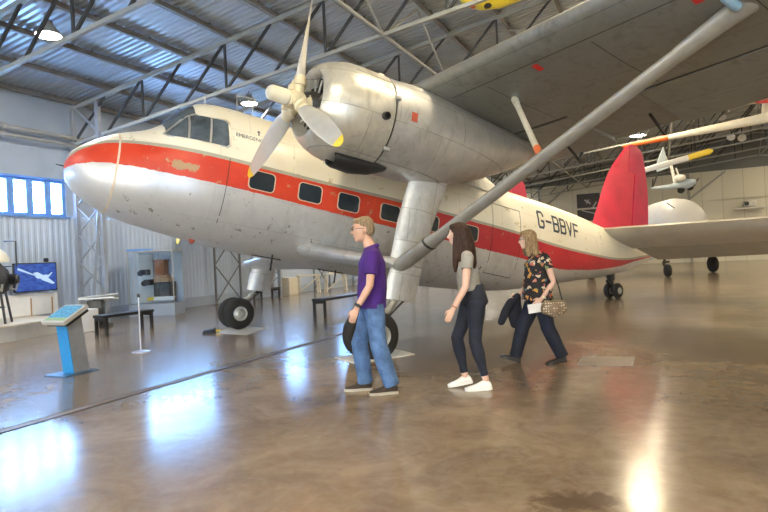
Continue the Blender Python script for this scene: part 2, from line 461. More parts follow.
M['whiteac'] = mat('white_aircraft_paint', (.56, .57, .58), .4, var=.05, scale=1.5); M['paleblue'] = mat('pale_blue_dope', (.42, .50, .58), .4)
M['posterdark'] = mat('dark_poster_print', (.05, .045, .05), .4, var=.3); M['posterpale'] = mat('pale_poster_print', (.45, .44, .42), .5)
M['orange2'] = mat('bright_orange_paint', (.80, .16, .03), .4); M['yellowh'] = mat('yellow_hull_paint', (.85, .68, .05), .35)
M['whitelit'] = mat('spotlight_shell', (.7, .7, .68), .4)
# ================================================================ AIRCRAFT
AH, PHI = R(33.6), R(11.5)
mid = Vector((-1.6915, 9.8297, 0))
aft = Vector((math.cos(AH), math.sin(AH), 0)); port = Vector((math.sin(AH), -math.cos(AH), 0)); UP = Vector((0, 0, 1))
AO = mid-3.29*aft+2.87*UP
ex = aft*math.cos(PHI)-UP*math.sin(PHI); ez = aft*math.sin(PHI)+UP*math.cos(PHI); ey = -port
AM = Matrix((ex, ey, ez)).transposed()
OFF = AM.transposed() @ (AO-mid)
plane = empty('airliner'); plane.matrix_world = Matrix.Translation(mid) @ AM.to_4x4()
tag(plane, 'vintage twin engine airliner in cream, red stripe and bare silver, resting on its tail wheel', 'aircraft')
def A(s, v, q): return OFF+Vector((s, -v, q))
def a2w(s, v, q): return plane.matrix_world @ A(s, v, q)
def w2a(P):
    l = AM.transposed() @ (Vector(P)-AO); return l.x, -l.y, l.z

def pchip(xs, ys):
    xs = np.array(xs, float); ys = np.array(ys, float); h = np.diff(xs); d = np.diff(ys)/h; m = np.zeros(len(xs))
    for i in range(1, len(xs)-1):
        if d[i-1]*d[i] > 0:
            w1 = 2*h[i]+h[i-1]; w2 = h[i]+2*h[i-1]; m[i] = (w1+w2)/(w1/d[i-1]+w2/d[i])
    m[0], m[-1] = d[0], d[-1]
    def f(x):
        x = min(max(x, xs[0]), xs[-1]); i = min(max(int(np.searchsorted(xs, x))-1, 0), len(h)-1)
        t = (x-xs[i])/h[i]; t2 = t*t; t3 = t2*t
        return float((2*t3-3*t2+1)*ys[i]+(t3-2*t2+t)*h[i]*m[i]+(-2*t3+3*t2)*ys[i+1]+(t3-t2)*h[i]*m[i+1])
    return f
ST = [ # s, top, bottom, half width, widest q
 (0.00, .02, -.04, .02, -.01), (.03, .15, -.17, .16, 0), (.10, .26, -.28, .31, 0), (.19, .34, -.36, .43, .02), (.54, .58, -.55, .65, .03), (.95, .76, -.65, .80, .05), (1.12, .88, -.67, .83, .08), (1.45, 1.25, -.71, .89, .12),
 (1.62, 1.37, -.73, .92, .14), (2.0, 1.42, -.77, .95, .15), (2.87, 1.43, -.82, .97, .15), (3.8, 1.44, -.86, .97, .15), (6.0, 1.46, -.86, .97, .15),
 (8.07, 1.50, -.74, .95, .2), (9.4, 1.50, -.50, .86, .32), (10.63, 1.47, -.20, .70, .45), (11.7, 1.40, .05, .54, .58), (12.97, 1.30, .40, .34, .8), (13.8, 1.2, .74, .18, .97), (14.25, 1.11, .95, .08, 1.03), (14.36, 1.06, 1.0, .02, 1.03)]
fT, fB, fW, fC = [pchip([r[0] for r in ST], [r[i] for r in ST]) for i in (1, 2, 3, 4)]
def nexp(s, upper): return (2.15 if s < 1.0 else 2.15+.35*min(1, (s-1)/1.0)) if upper else 2.35
def fside(s, q):
    c, w = fC(s), fW(s); up_ = q > c; h = (fT(s)-c) if up_ else (c-fB(s)); n = nexp(s, up_)
    k = min(abs(q-c)/max(h, 1e-4), 1); return w*(1-k**n)**(1/n)
def fring(s, N=48):
    c, w, t_, b_ = fC(s), fW(s), fT(s), fB(s); out = []
    for k in range(N):
        th = 2*PI*k/N; cs, sn = math.cos(th), math.sin(th); up_ = sn >= 0; n = nexp(s, up_); h = (t_-c) if up_ else (c-b_)
        out.append((math.copysign(abs(cs)**(2/n), cs)*w, c+math.copysign(abs(sn)**(2/n), sn)*h))
    return out

# skin materials ---------------------------------------------------
def skin_common(t, v, wear=1.0):
    """worn aluminium colour driven by noise, plus panel joints"""
    mp = t.t.nodes.new('ShaderNodeMapping'); mp.inputs['Scale'].default_value = (1, 1, 1); mp.inputs['Rotation'].default_value = (R(90), 0, 0)
    t.l(v, mp.inputs['Vector'])
    br = t.t.nodes.new('ShaderNodeTexBrick'); br.offset = .37; br.inputs['Scale'].default_value = 1
    br.inputs['Brick Width'].default_value = 1.15; br.inputs['Row Height'].default_value = .47; br.inputs['Mortar Size'].default_value = .006; br.inputs['Mortar Smooth'].default_value = .3
    br.inputs['Color1'].default_value = (.53, .54, .55, 1); br.inputs['Color2'].default_value = (.62, .63, .63, 1); br.inputs['Mortar'].default_value = (.3, .3, .3, 1)
    t.l(mp.outputs[0], br.inputs['Vector'])
    n1 = t.noise(v, 1.3, 6, .65, .5); n2 = t.noise(v, 7, 6, .7)
    colr = t.mix(t.ramp(n1, [(.38, 0), (.66, .5)]), br.outputs['Color'], (.46, .455, .44))
    colr = t.mix(t.ramp(n2, [(.45, 0), (.75, .6)]), colr, (.74, .74, .73))
    mpz = t.t.nodes.new('ShaderNodeMapping'); mpz.inputs['Scale'].default_value = (1.2, 1.2, .35); t.l(v, mpz.inputs['Vector'])
    colr = t.mix(t.ramp(t.noise(mpz.outputs[0], 4, 6, .7, 1.0), [(.52, 0), (.72, .6)]), colr, (.27, .27, .26))
    return colr, br.outputs['Fac'], n1, n2

def curve_node(t, x, smin, smax, pts, lo, hi):
    """float curve: y(x) with y between lo and hi"""
    mr = t.math('DIVIDE', t.math('SUBTRACT', x, smin), smax-smin, True)
    fc = t.t.nodes.new('ShaderNodeFloatCurve'); cv = fc.mapping.curves[0]
    P = [((a-smin)/(smax-smin), (b-lo)/(hi-lo)) for a, b in pts]
    while len(cv.points) < len(P): cv.points.new(.5, .5)
    for p_, (a, b) in zip(cv.points, P): p_.location = (a, b); p_.handle_type = 'AUTO_CLAMPED'
    fc.mapping.update(); t.l(mr, fc.inputs['Value'])
    return t.math('ADD', t.math('MULTIPLY', fc.outputs[0], hi-lo), lo)

t = NT('painted_fuselage_skin')
v0 = t.coord('Object', off=(-OFF.x, 0, -OFF.z))
sx = t.t.nodes.new('ShaderNodeSeparateXYZ'); t.l(v0, sx.inputs[0]); S_, Q_ = sx.outputs[0], sx.outputs[2]
metal, mort, n1, n2 = skin_common(t, v0)
top = curve_node(t, S_, 0, 14.4, [(0, .05), (.17, .215), (.58, .37), (1.2, .415), (3.2, .425), (5.5, .46), (8, .45), (9.2, .415), (10.8, .47), (12.1, .57), (13.7, .90), (14.4, 1.06)], -.5, 1.5)
bot = curve_node(t, S_, 0, 14.4, [(0, -.07), (.19, .0), (.6, .05), (2.2, .04), (4.2, -.0), (7, -.02), (8.3, -.025), (9.2, -.05), (10.5, .075), (12.1, .385), (13.2, .72), (14.4, 1.05)], -.5, 1.5)
warp = t.math('MULTIPLY', t.math('SUBTRACT', t.noise(v0, 14, 4), .5), .03)
qq = t.math('ADD', Q_, t.math('MULTIPLY', warp, .5))
above_top = t.math('GREATER_THAN', qq, top)
above_bot = t.math('GREATER_THAN', t.math('ADD', Q_, warp), bot)
line = t.math('MULTIPLY', t.math('GREATER_THAN', Q_, top), t.math('LESS_THAN', Q_, t.math('ADD', top, .05)))
chip = t.noise(v0, 5, 8, .75); chipm = t.math('MAXIMUM', t.ramp(chip, [(.615, 0), (.63, 1)]), t.math('MULTIPLY', t.ramp(t.math('ADD', t.math('SUBTRACT', 1.0, t.math('MULTIPLY', t.math('POWER', t.math('ADD', t.math('POWER', t.math('DIVIDE', t.math('SUBTRACT', S_, 1.42), .30), 2.0), t.math('POWER', t.math('DIVIDE', t.math('SUBTRACT', Q_, .20), .10), 2.0)), .5), .5)), t.math('MULTIPLY', t.math('SUBTRACT', chip, .5), 1.6)), [(.62, 0), (.64, 1)]), 1.0))
cr = t.ramp(t.noise(v0, 1.2, 4), [(.3, (.80, .76, .62)), (.7, (.86, .84, .73))])
cr = t.mix(t.math('MULTIPLY', mort, .35), cr, (.4, .37, .3))
rd = t.ramp(t.noise(v0, 2.1, 5), [(.3, (.58, .035, .02)), (.7, (.70, .075, .03))])
rd = t.mix(t.math('MULTIPLY', mort, .3), rd, (.3, .03, .02))
aft_r = t.ramp(t.math('DIVIDE', S_, 14.4), [(.36, 0.0), (.44, 1.0)])
rd = t.mix(aft_r, rd, t.ramp(t.noise(v0, 2.1, 5), [(.3, (.46, .02, .04)), (.7, (.56, .04, .05))]))
# nose cap below the stripe keeps white paint, worn off further back
whitezone = t.ramp(t.math('ADD', t.math('DIVIDE', S_, 8.0), t.math('MULTIPLY', t.math('SUBTRACT', n1, .5), .6)), [(.06, .8), (.34, .5), (.6, .25)])
aftwhite = t.ramp(t.math('DIVIDE', S_, 14.4), [(.5, 0), (.6, .55)])
low = t.mix(t.math('MAXIMUM', whitezone, aftwhite), metal, (.68, .69, .70))
c1 = t.mix(above_bot, low, rd); c1 = t.mix(above_top, c1, cr); c1 = t.mix(line, c1, (.40, .40, .33))
c1 = t.mix(t.math('MULTIPLY', chipm, t.math('MULTIPLY', above_bot, .8)), c1, (.42, .36, .2))
c1 = t.mix(t.math('MULTIPLY', t.ramp(t.noise(v0, 6, 8, .75), [(.618, 0), (.635, 1)]), t.math('SUBTRACT', 1.0, above_bot)), c1, (.2, .19, .16))
t.base(c1)
mt = t.math('MULTIPLY', t.math('SUBTRACT', 1.0, above_bot), .4)
t.set(t.ramp(n2, [(.3, .3), (.7, .45)]), mt)
t.bump(t.math('ADD', t.math('MULTIPLY', mort, -1.0), t.math('MULTIPLY', n1, .6)), .25, .006)
M['fus'] = t.mat

def silver(name, tint=(1, 1, 1), rough=(.3, .48), metal=.6, warm=None):
    t = NT(name); v = t.coord('Object', off=(-OFF.x, 0, -OFF.z))
    c, mort, a, b = skin_common(t, v)
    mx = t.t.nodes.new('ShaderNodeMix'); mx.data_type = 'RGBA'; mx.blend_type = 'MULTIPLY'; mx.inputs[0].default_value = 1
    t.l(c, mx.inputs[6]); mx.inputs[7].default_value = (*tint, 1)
    t.base(mx.outputs[2]); t.set(t.ramp(b, [(.3, rough[0]), (.7, rough[1])]), metal)
    t.bump(t.math('MULTIPLY', mort, -1.0), .3, .006)
    return t.mat
M['silver'] = silver('bare_aluminium_skin')
M['cowl'] = silver('worn_cream_aluminium', (1.08, 1.05, .94), (.28, .42), .5)
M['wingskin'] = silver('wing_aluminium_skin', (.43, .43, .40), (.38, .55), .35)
M['legskin'] = silver('leg_aluminium_skin', (1.08, 1.1, 1.13), (.32, .45), .4)
M['finred'] = mat('fin_red_paint', (.58, .035, .075), .42, scale=2, var=.15)
M['tailskin'] = mat('tail_grey_paint', (.46, .44, .39), .5, scale=1.5, var=.14)
M['bluecap'] = mat('pale_blue_paint', (.35, .6, .85), .4)
M['prop'] = mat('propeller_grey', (.62, .61, .57), .38, .3, var=.06)
M['hub'] = mat('hub_cream', (.72, .64, .44), .42, .2)
M['frame'] = mat('window_surround', (.72, .60, .46), .45)

# fuselage ---------------------------------------------------------
ss = sorted(set([0, .012, .03, .06, .1, .14, .19, .25, .33, .43, .54]+list(np.arange(.65, 2.3, .07))+list(np.arange(2.3, 14.2, .22))+[14.25, 14.32, 14.36]))
b = MB(); b.loft([[A(s, p[0], p[1]) for p in fring(s, 64)] for s in ss], True)
fus = b.build('fuselage', M['fus'], plane, angle=60)

def patch(b, outline, side, off, mi=0, n=1):
    """polygon in (s,q) lifted onto the fuselage side"""
    if len(outline) < 5 and n == 1:
        vs = [A(s, side*(fside(s, q)+off), q) for s, q in outline]
        b.add(vs, [tuple(range(len(vs)))], mi); return
    bm = bmesh.new(); f_ = bm.faces.new([bm.verts.new((s, q, 0)) for s, q in outline])
    bmesh.ops.triangulate(bm, faces=[f_]); bmesh.ops.subdivide_edges(bm, edges=bm.edges[:], cuts=4, use_grid_fill=True)
    bmesh.ops.triangulate(bm, faces=bm.faces[:]); bm.verts.index_update()
    b.add([A(v.co.x, side*(fside(v.co.x, v.co.y)+off), v.co.y) for v in bm.verts], [tuple(v.index for v in f.verts) for f in bm.faces], mi); bm.free()
def rrect(s0, s1, q0, q1, r, n=4, skew=0):
    out = []
    for cx, cy, a0 in ((s1-r, q1-r, 0), (s0+r, q1-r, 90), (s0+r, q0+r, 180), (s1-r, q0+r, 270)):
        for k in range(n+1):
            a = R(a0+90*k/n); out.append((cx+r*math.cos(a), cy+r*math.sin(a)))
    return out
def grow(o, k):
    cx = sum(p[0] for p in o)/len(o); cy = sum(p[1] for p in o)/len(o)
    return [(cx+(p[0]-cx)*(1+k/max(1e-3, math.hypot(p[0]-cx, p[1]-cy))), cy+(p[1]-cy)*(1+k/max(1e-3, math.hypot(p[0]-cx, p[1]-cy)))) for p in o]
def frame_ring(b, o, k, side, off, mi=0):
    g = grow(o, k); n = len(o)
    a = [A(s, side*(fside(s, q)+off), q) for s, q in o]; c = [A(s, side*(fside(s, q)+off), q) for s, q in g]; d = [A(s, side*(fside(s, q)-.01), q) for s, q in g]; e = [A(s, side*(fside(s, q)-.0), q) for s, q in o]
    for i in range(n):
        j = (i+1) % n
        b.quad(a[i], a[j], c[j], c[i], mi); b.quad(c[i], c[j], d[j], d[i], mi); b.quad(e[i], e[j], a[j], a[i], mi)
for side in (1, -1):
    for s in (2.54, 3.35, 4.06, 4.90, 5.78, 6.77):
        o = rrect(s-.195, s+.195, .09, .365, .06)
        b = MB(); frame_ring(b, o, .016, side, .014); w = b.build('cabin_window', M['frame'], fus)
        b = MB(); patch(b, o, side, .006); b.build('window_pane', M['glassdark'], fus)
    # cockpit side window
    o = [(1.13, .645), (1.40, .985), (1.50, 1.03), (1.90, 1.035), (1.95, 1.0), (1.985, .66), (1.94, .62), (1.2, .615)]
    b = MB(); frame_ring(b, o, .035, side, .02); 
    for sm in (1.42, 1.71): patch(b, [(sm-.014, .62), (sm+.014, .62), (sm+.014, 1.02), (sm-.014, 1.02)], side, .02, 0, 2)
    b.build('cockpit_window_frame', M['black'] if False else M['alloy'], fus)
    b = MB(); patch(b, o, side, .010)
    b.build('cockpit_window', M['cockglass'] if 'cockglass' in M else M['glassdark'], fus)
# windscreen: panes on the sloping front of the cockpit
def topq(s, v):  # height of the skin at lateral v
    c, w, tt = fC(s), fW(s), fT(s); n = nexp(s, True); k = min(abs(v)/w, 1); return c+(tt-c)*(1-k**n)**(1/n)
for (v0_, v1_) in ((.03, .36), (-.36, -.03), (.40, .66), (-.66, -.40)):
    b = MB(); N = 5
    vs = []
    for i in range(N+1):
        for j in range(3):
            vv = v0_+(v1_-v0_)*j/2; s0 = 1.08+.12*abs(vv); s1 = 1.50+.02*abs(vv); s_ = s0+(s1-s0)*i/N
            vs.append(A(s_-.012, vv, topq(s_, vv)+.012))
    b.add(vs, [(i*3+j, i*3+j+1, i*3+j+4, i*3+j+3) for i in range(N) for j in range(2)])
    b.build('windscreen', M['cockglass'], fus)
# windscreen wiper, aerials, drain mast, beacon
b = MB(); b.tube([A(1.75, .1, 1.40), A(1.72, .1, 1.52)], .008, 6); b.build('aerial', M['white'], fus)
b = MB(); b.tube([A(2.3, 0, 1.42), A(2.25, 0, 1.75), A(2.55, 0, 1.80)], .01, 6); b.tube([A(2.55, 0, 1.43), A(2.55, 0, 1.80)], .01, 6); b.build('loop_aerial', M['alloy'], fus)
b = MB(); b.tube([A(.02, 0, -.02), A(-.1, 0, -.02)], [.012, .006], 6); b.build('pitot_tube', M['black'], fus)
b = MB(); b.box(A(8.3, .1, 1.56), (.12, .02, .14)); b.build('blade_aerial', M['white'], fus)
b = MB(); b.lathe(A(1.86, .15, fB(1.86)+.04), (0, 0, -1), [(0, .05), (.06, .045), (.09, .02), (.095, 0)], 12); b.build('belly_beacon', M['brownred'], fus)
for s, v in ((3.0, .4), (4.3, .2)):
    b = MB(); b.box(A(s, v, fB(s)-.02), (.5, .02, .02)); b.tube([A(s+.1, v, fB(s)+.04), A(s+.1, v, fB(s)-.22)], .016, 6); b.build('drain_mast', M['black'], fus)
# nose seam band and door outlines
def band(name, s, wdt, m, q0=None, q1=None):
    b = MB(); ring0 = fring(s, 64); ring1 = fring(s+wdt, 64)
    def up(rg, s_):
        c = fC(s_); return [A(s_, p[0]*1.006, c+(p[1]-c)*1.006) for p in rg]
    b.loft([up(ring0, s), up(ring1, s+wdt)], False); return b.build(name, m, fus)
band('nose_joint', .575, .025, M['frame'])
def seam(pts, wdt=.012, m=None, name='door_seam', side=1):
    b = MB()
    for (s0, q0), (s1, q1) in zip(pts[:-1], pts[1:]):
        n = 6; L = math.hypot(s1-s0, q1-q0); nx, ny = -(q1-q0)/L*wdt/2, (s1-s0)/L*wdt/2
        for i in range(n):
            a = (s0+(s1-s0)*i/n, q0+(q1-q0)*i/n); c = (s0+(s1-s0)*(i+1)/n, q0+(q1-q0)*(i+1)/n)
            patch(b, [(a[0]-nx, a[1]-ny), (a[0]+nx, a[1]+ny), (c[0]+nx, c[1]+ny), (c[0]-nx, c[1]-ny)], side, .006)
    return b.build(name, m or M['darkmetal'], fus)
for sd in (1, -1):
    seam([(7.35, .95), (7.35, -.45), (8.15, -.45), (8.15, .95), (7.35, .95)], name='cabin_door_outline', side=sd)
    seam([(2.02, .45), (2.02, -.5)], .01, side=sd)
# tail cone light
b = MB(); b.ell(A(14.2, 0, 1.03), (.20, .095, .105)); b.build('tail_cone_light', M['bluecap'], fus)

# registration lettering --------------------------------------------
LET = {'G': [[(1, .78), (1, .9), (.85, 1), (.15, 1), (0, .87), (0, .13), (.15, 0), (.85, 0), (1, .13), (1, .42), (.6, .42)]],
 '-': [[(.05, .5), (.95, .5)]],
 'B': [[(0, 0), (0, 1), (.85, 1), (1, .88), (1, .62), (.85, .5), (0, .5)], [(.85, .5), (1, .38), (1, .12), (.85, 0), (0, 0)]],
 'V': [[(0, 1), (.5, 0), (1, 1)]], 'F': [[(0, 0), (0, 1), (1, 1)], [(0, .5), (.8, .5)]]}
M['ink'] = mat('dark_lettering', (.03, .05, .075), .45)
def letters(text, s0, s1, qb0, qb1, h0, h1, side):
    n = len(text); wd = (s1-s0)/(n+.52*(n-1)); th = .052
    for i, chx in enumerate(text if side > 0 else text[::-1]):
        o = s0+i*wd*1.52; b = MB()
        for st in LET[chx]:
            for (x0, y0), (x1, y1) in zip(st[:-1], st[1:]):
                if side < 0: x0, x1 = 1-x0, 1-x1
                def P(x, y):
                    s = o+x*wd; k = (s-s0)/(s1-s0); return s, qb0+(qb1-qb0)*k+y*(h0+(h1-h0)*k)
                p0, p1 = P(x0, y0), P(x1, y1); L = math.hypot(p1[0]-p0[0], p1[1]-p0[1]); dx, dy = (p1[0]-p0[0])/L, (p1[1]-p0[1])/L
                e = th*.42; p0 = (p0[0]-dx*e, p0[1]-dy*e); p1 = (p1[0]+dx*e, p1[1]+dy*e); nx, ny = -dy*th/2, dx*th/2
                for k in range(3):
                    a = (p0[0]+(p1[0]-p0[0])*k/3, p0[1]+(p1[1]-p0[1])*k/3); c = (p0[0]+(p1[0]-p0[0])*(k+1)/3, p0[1]+(p1[1]-p0[1])*(k+1)/3)
                    patch(b, [(a[0]-nx, a[1]-ny), (a[0]+nx, a[1]+ny), (c[0]+nx, c[1]+ny), (c[0]-nx, c[1]-ny)], side, .009)
        b.build('registration_letter', M['ink'], fus, False)
letters('G-BBVF', 8.74, 10.24, .735, .775, .35, .29, 1); letters('G-BBVF', 8.52, 10.24, .73, .775, .36, .29, -1)
def text_mesh(txt, size):
    cu = bpy.data.curves.new('t', 'FONT'); cu.body = txt; cu.size = size; cu.resolution_u = 3
    o = bpy.data.objects.new('t', cu); col.objects.link(o)
    dg = bpy.context.evaluated_depsgraph_get(); me = bpy.data.meshes.new_from_object(o.evaluated_get(dg))
    bpy.data.objects.remove(o); return me
def fus_text(txt, s, q, size, m, name, side=1):
    me = text_mesh(txt, size)
    w = max(v.co.x for v in me.vertices)
    for v in me.vertices:
        x = v.co.x if side > 0 else w-v.co.x
        ss_, qq_ = s+x, q+v.co.y; v.co = A(ss_, side*(fside(ss_, qq_)+.008), qq_)
    me.materials.append(m); o = bpy.data.objects.new(name, me); col.objects.link(o); o.parent = fus; return o
fus_text('EMERGENCY', 2.07, .83, .085, M['ink'], 'warning_lettering')
b = MB(); patch(b, rrect(2.42, 2.44, .94, 1.0, .005), 1, .008); patch(b, [(2.40, .99), (2.46, .99), (2.43, 1.03)], 1, .008); b.build('arrow_mark', M['ink'], fus)

# wing --------------------------------------------------------------
def air(x, tc): return 5*tc*(.2969*math.sqrt(x)-.126*x-.3516*x*x+.2843*x**3-.1036*x**4)
def wparm(v):
    v = abs(v); le = 4.08+(0 if v < 7 else .10*(v-7)); te = np.interp(v, [0, 3, 6, 11.5], [7.35, 7.32, 6.98, 6.35])
    return le, te-le, 1.76+.018*v, (.145 if v < 7 else .145-.008*(v-7))
def wpt(v, x, up_, drop=0):
    le, c, q, tc = wparm(v); cam_ = .025*4*x*(1-x)
    z = q+c*(cam_+(air(x, tc) if up_ else -air(x, tc)*.9)) - .05*c*x   # incidence
    if drop and x > .62: z -= (x-.62)*c*drop
    return A(le+x*c, v, z)
XS = [0, .005, .02, .05, .1, .18, .28, .4, .52, .60]
def wring(v): return [wpt(v, x, True) for x in XS[::-1]]+[wpt(v, x, False) for x in XS[1:]]
VS = [-11.6, -11.5, -11.2, -10, -8.5, -7, -5.5, -4, -2.5, -1, 0, 1, 2.5, 4, 5.5, 7, 8.5, 10, 11.2, 11.5, 11.6]
b = MB(); rings = []
for v in VS:
    r_ = wring(v)
    if abs(v) > 11.25:
        k = {11.5: .7, 11.6: .25}[round(abs(v), 1)]; cc = sum(r_, Vector())/len(r_); r_ = [cc+(p-cc)*k for p in r_]
        for p in r_: p.y += 0
    rings.append(r_)
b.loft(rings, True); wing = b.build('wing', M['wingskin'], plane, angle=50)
def surface(name, v0, v1, sgn, x0=.62, drop=.06, m=None, x1=1.0):
    b = MB(); xs = [x0, x0+.06, .78, .9, .97, x1]; rings = []
    for i in range(7):
        v = sgn*(v0+(v1-v0)*i/6)
        up_ = [wpt(v, x, True, drop) for x in xs]; lo_ = [wpt(v, x, False, drop) for x in xs]
        rings.append(up_[::-1]+lo_)
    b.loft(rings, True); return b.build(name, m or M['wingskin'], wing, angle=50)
for sg in (1, -1):
    surface('flap', 1.05, 3.7, sg); surface('flap', 4.85, 7.9, sg); surface('aileron', 7.95, 11.3, sg)
    b = MB(); b.loft([[wpt(sg*v, x, u) for x, u in ((.52, True), (.998, True), (.998, False), (.52, False))] for v in (3.7, 4.3, 4.84)], True); b.build('fixed_trailing_edge', M['wingskin'], wing)
    for va, vb_ in ((1.06, 3.69), (4.86, 7.9), (7.95, 11.2)):
        b = MB()
        for i in range(8):
            v1 = va+(vb_-va)*i/8; v2 = va+(vb_-va)*(i+1)/8
            b.add([wpt(sg*vv, x, False)+Vector((0, 0, .012)) for vv, x in ((v1, .590), (v2, .590), (v2, .630), (v1, .630))], [(0, 1, 2, 3)])
        b.build('hinge_gap', M['black'], wing)
    b = MB(); b.loft([[wpt(sg*v, x, u) for x, u in ((.52, True), (.998, True), (.998, False), (.52, False))] for v in (-1.05, 1.05)], True)
    if sg > 0: b.build('centre_rib', M['wingskin'], wing)
    # red marks, slat seam and access strips under the wing
    for v, x in ((4.35, .13), (6.3, .13)):
        b = MB(); b.add([wpt(sg*(v+dv), x+dx, False)+Vector((0, 0, -.006)) for dv, dx in ((0, 0), (.09, .0), (.09, .05), (0, .05))], [(0, 1, 2, 3)]); b.build('red_mark', M['redp'], wing)
    b = MB()
    for i in range(30):
        v = 2.9+i*8.3/30; v2 = 2.9+(i+1)*8.3/30
        b.add([wpt(sg*vv, x, False)+Vector((0, 0, -.005)) for vv, x in ((v, .115), (v2, .115), (v2, .119), (v, .119))], [(0, 1, 2, 3)])
    b.build('slat_seam', M['darkmetal'], wing)
    for v in (3.55, 5.2, 6.7):
        b = MB(); b.add([wpt(sg*v+d, x, False)+Vector((0, 0, -.005)) for d, x in ((0, .14), (.012, .14), (.012, .32), (0, .32))], [(0, 1, 2, 3)]); b.add([wpt(sg*v+d, x, False)+Vector((0, 0, -.005)) for d, x in ((0, .32), (.012, .32), (.012, .58), (0, .58))], [(0, 1, 2, 3)]); b.build('rib_seam', M['darkmetal'], wing)
    for v in (4.6, 6.2, 3.0):
        b = MB(); p = wpt(sg*v, .98, False, .06); b.bar(p+Vector((-.45, 0, .04)), p+Vector((-.05, 0, -.14)), .03); b.bar(p+Vector((-.05, 0, -.14)), p+Vector((.02, 0, .0)), .03); b.build('flap_bracket', M['black'], wing)
# wing root pylon on the roof
b = MB()
b.loft([[A(4.1+.05*k, -.8*(1-.1*k), 1.2), A(4.2, -.6, 1.72), A(4.2, .6, 1.72), A(4.1, .8, 1.2)] for k in (0,)]+[[A(7.0, -.8, 1.2), A(6.9, -.6, 1.68), A(6.9, .6, 1.68), A(7.0, .8, 1.2)], [A(8.2, -.5, 1.2), A(8.2, -.3, 1.42), A(8.2, .3, 1.42), A(8.2, .5, 1.2)]], True)
b.build('wing_root_fairing', M['silver'], plane)

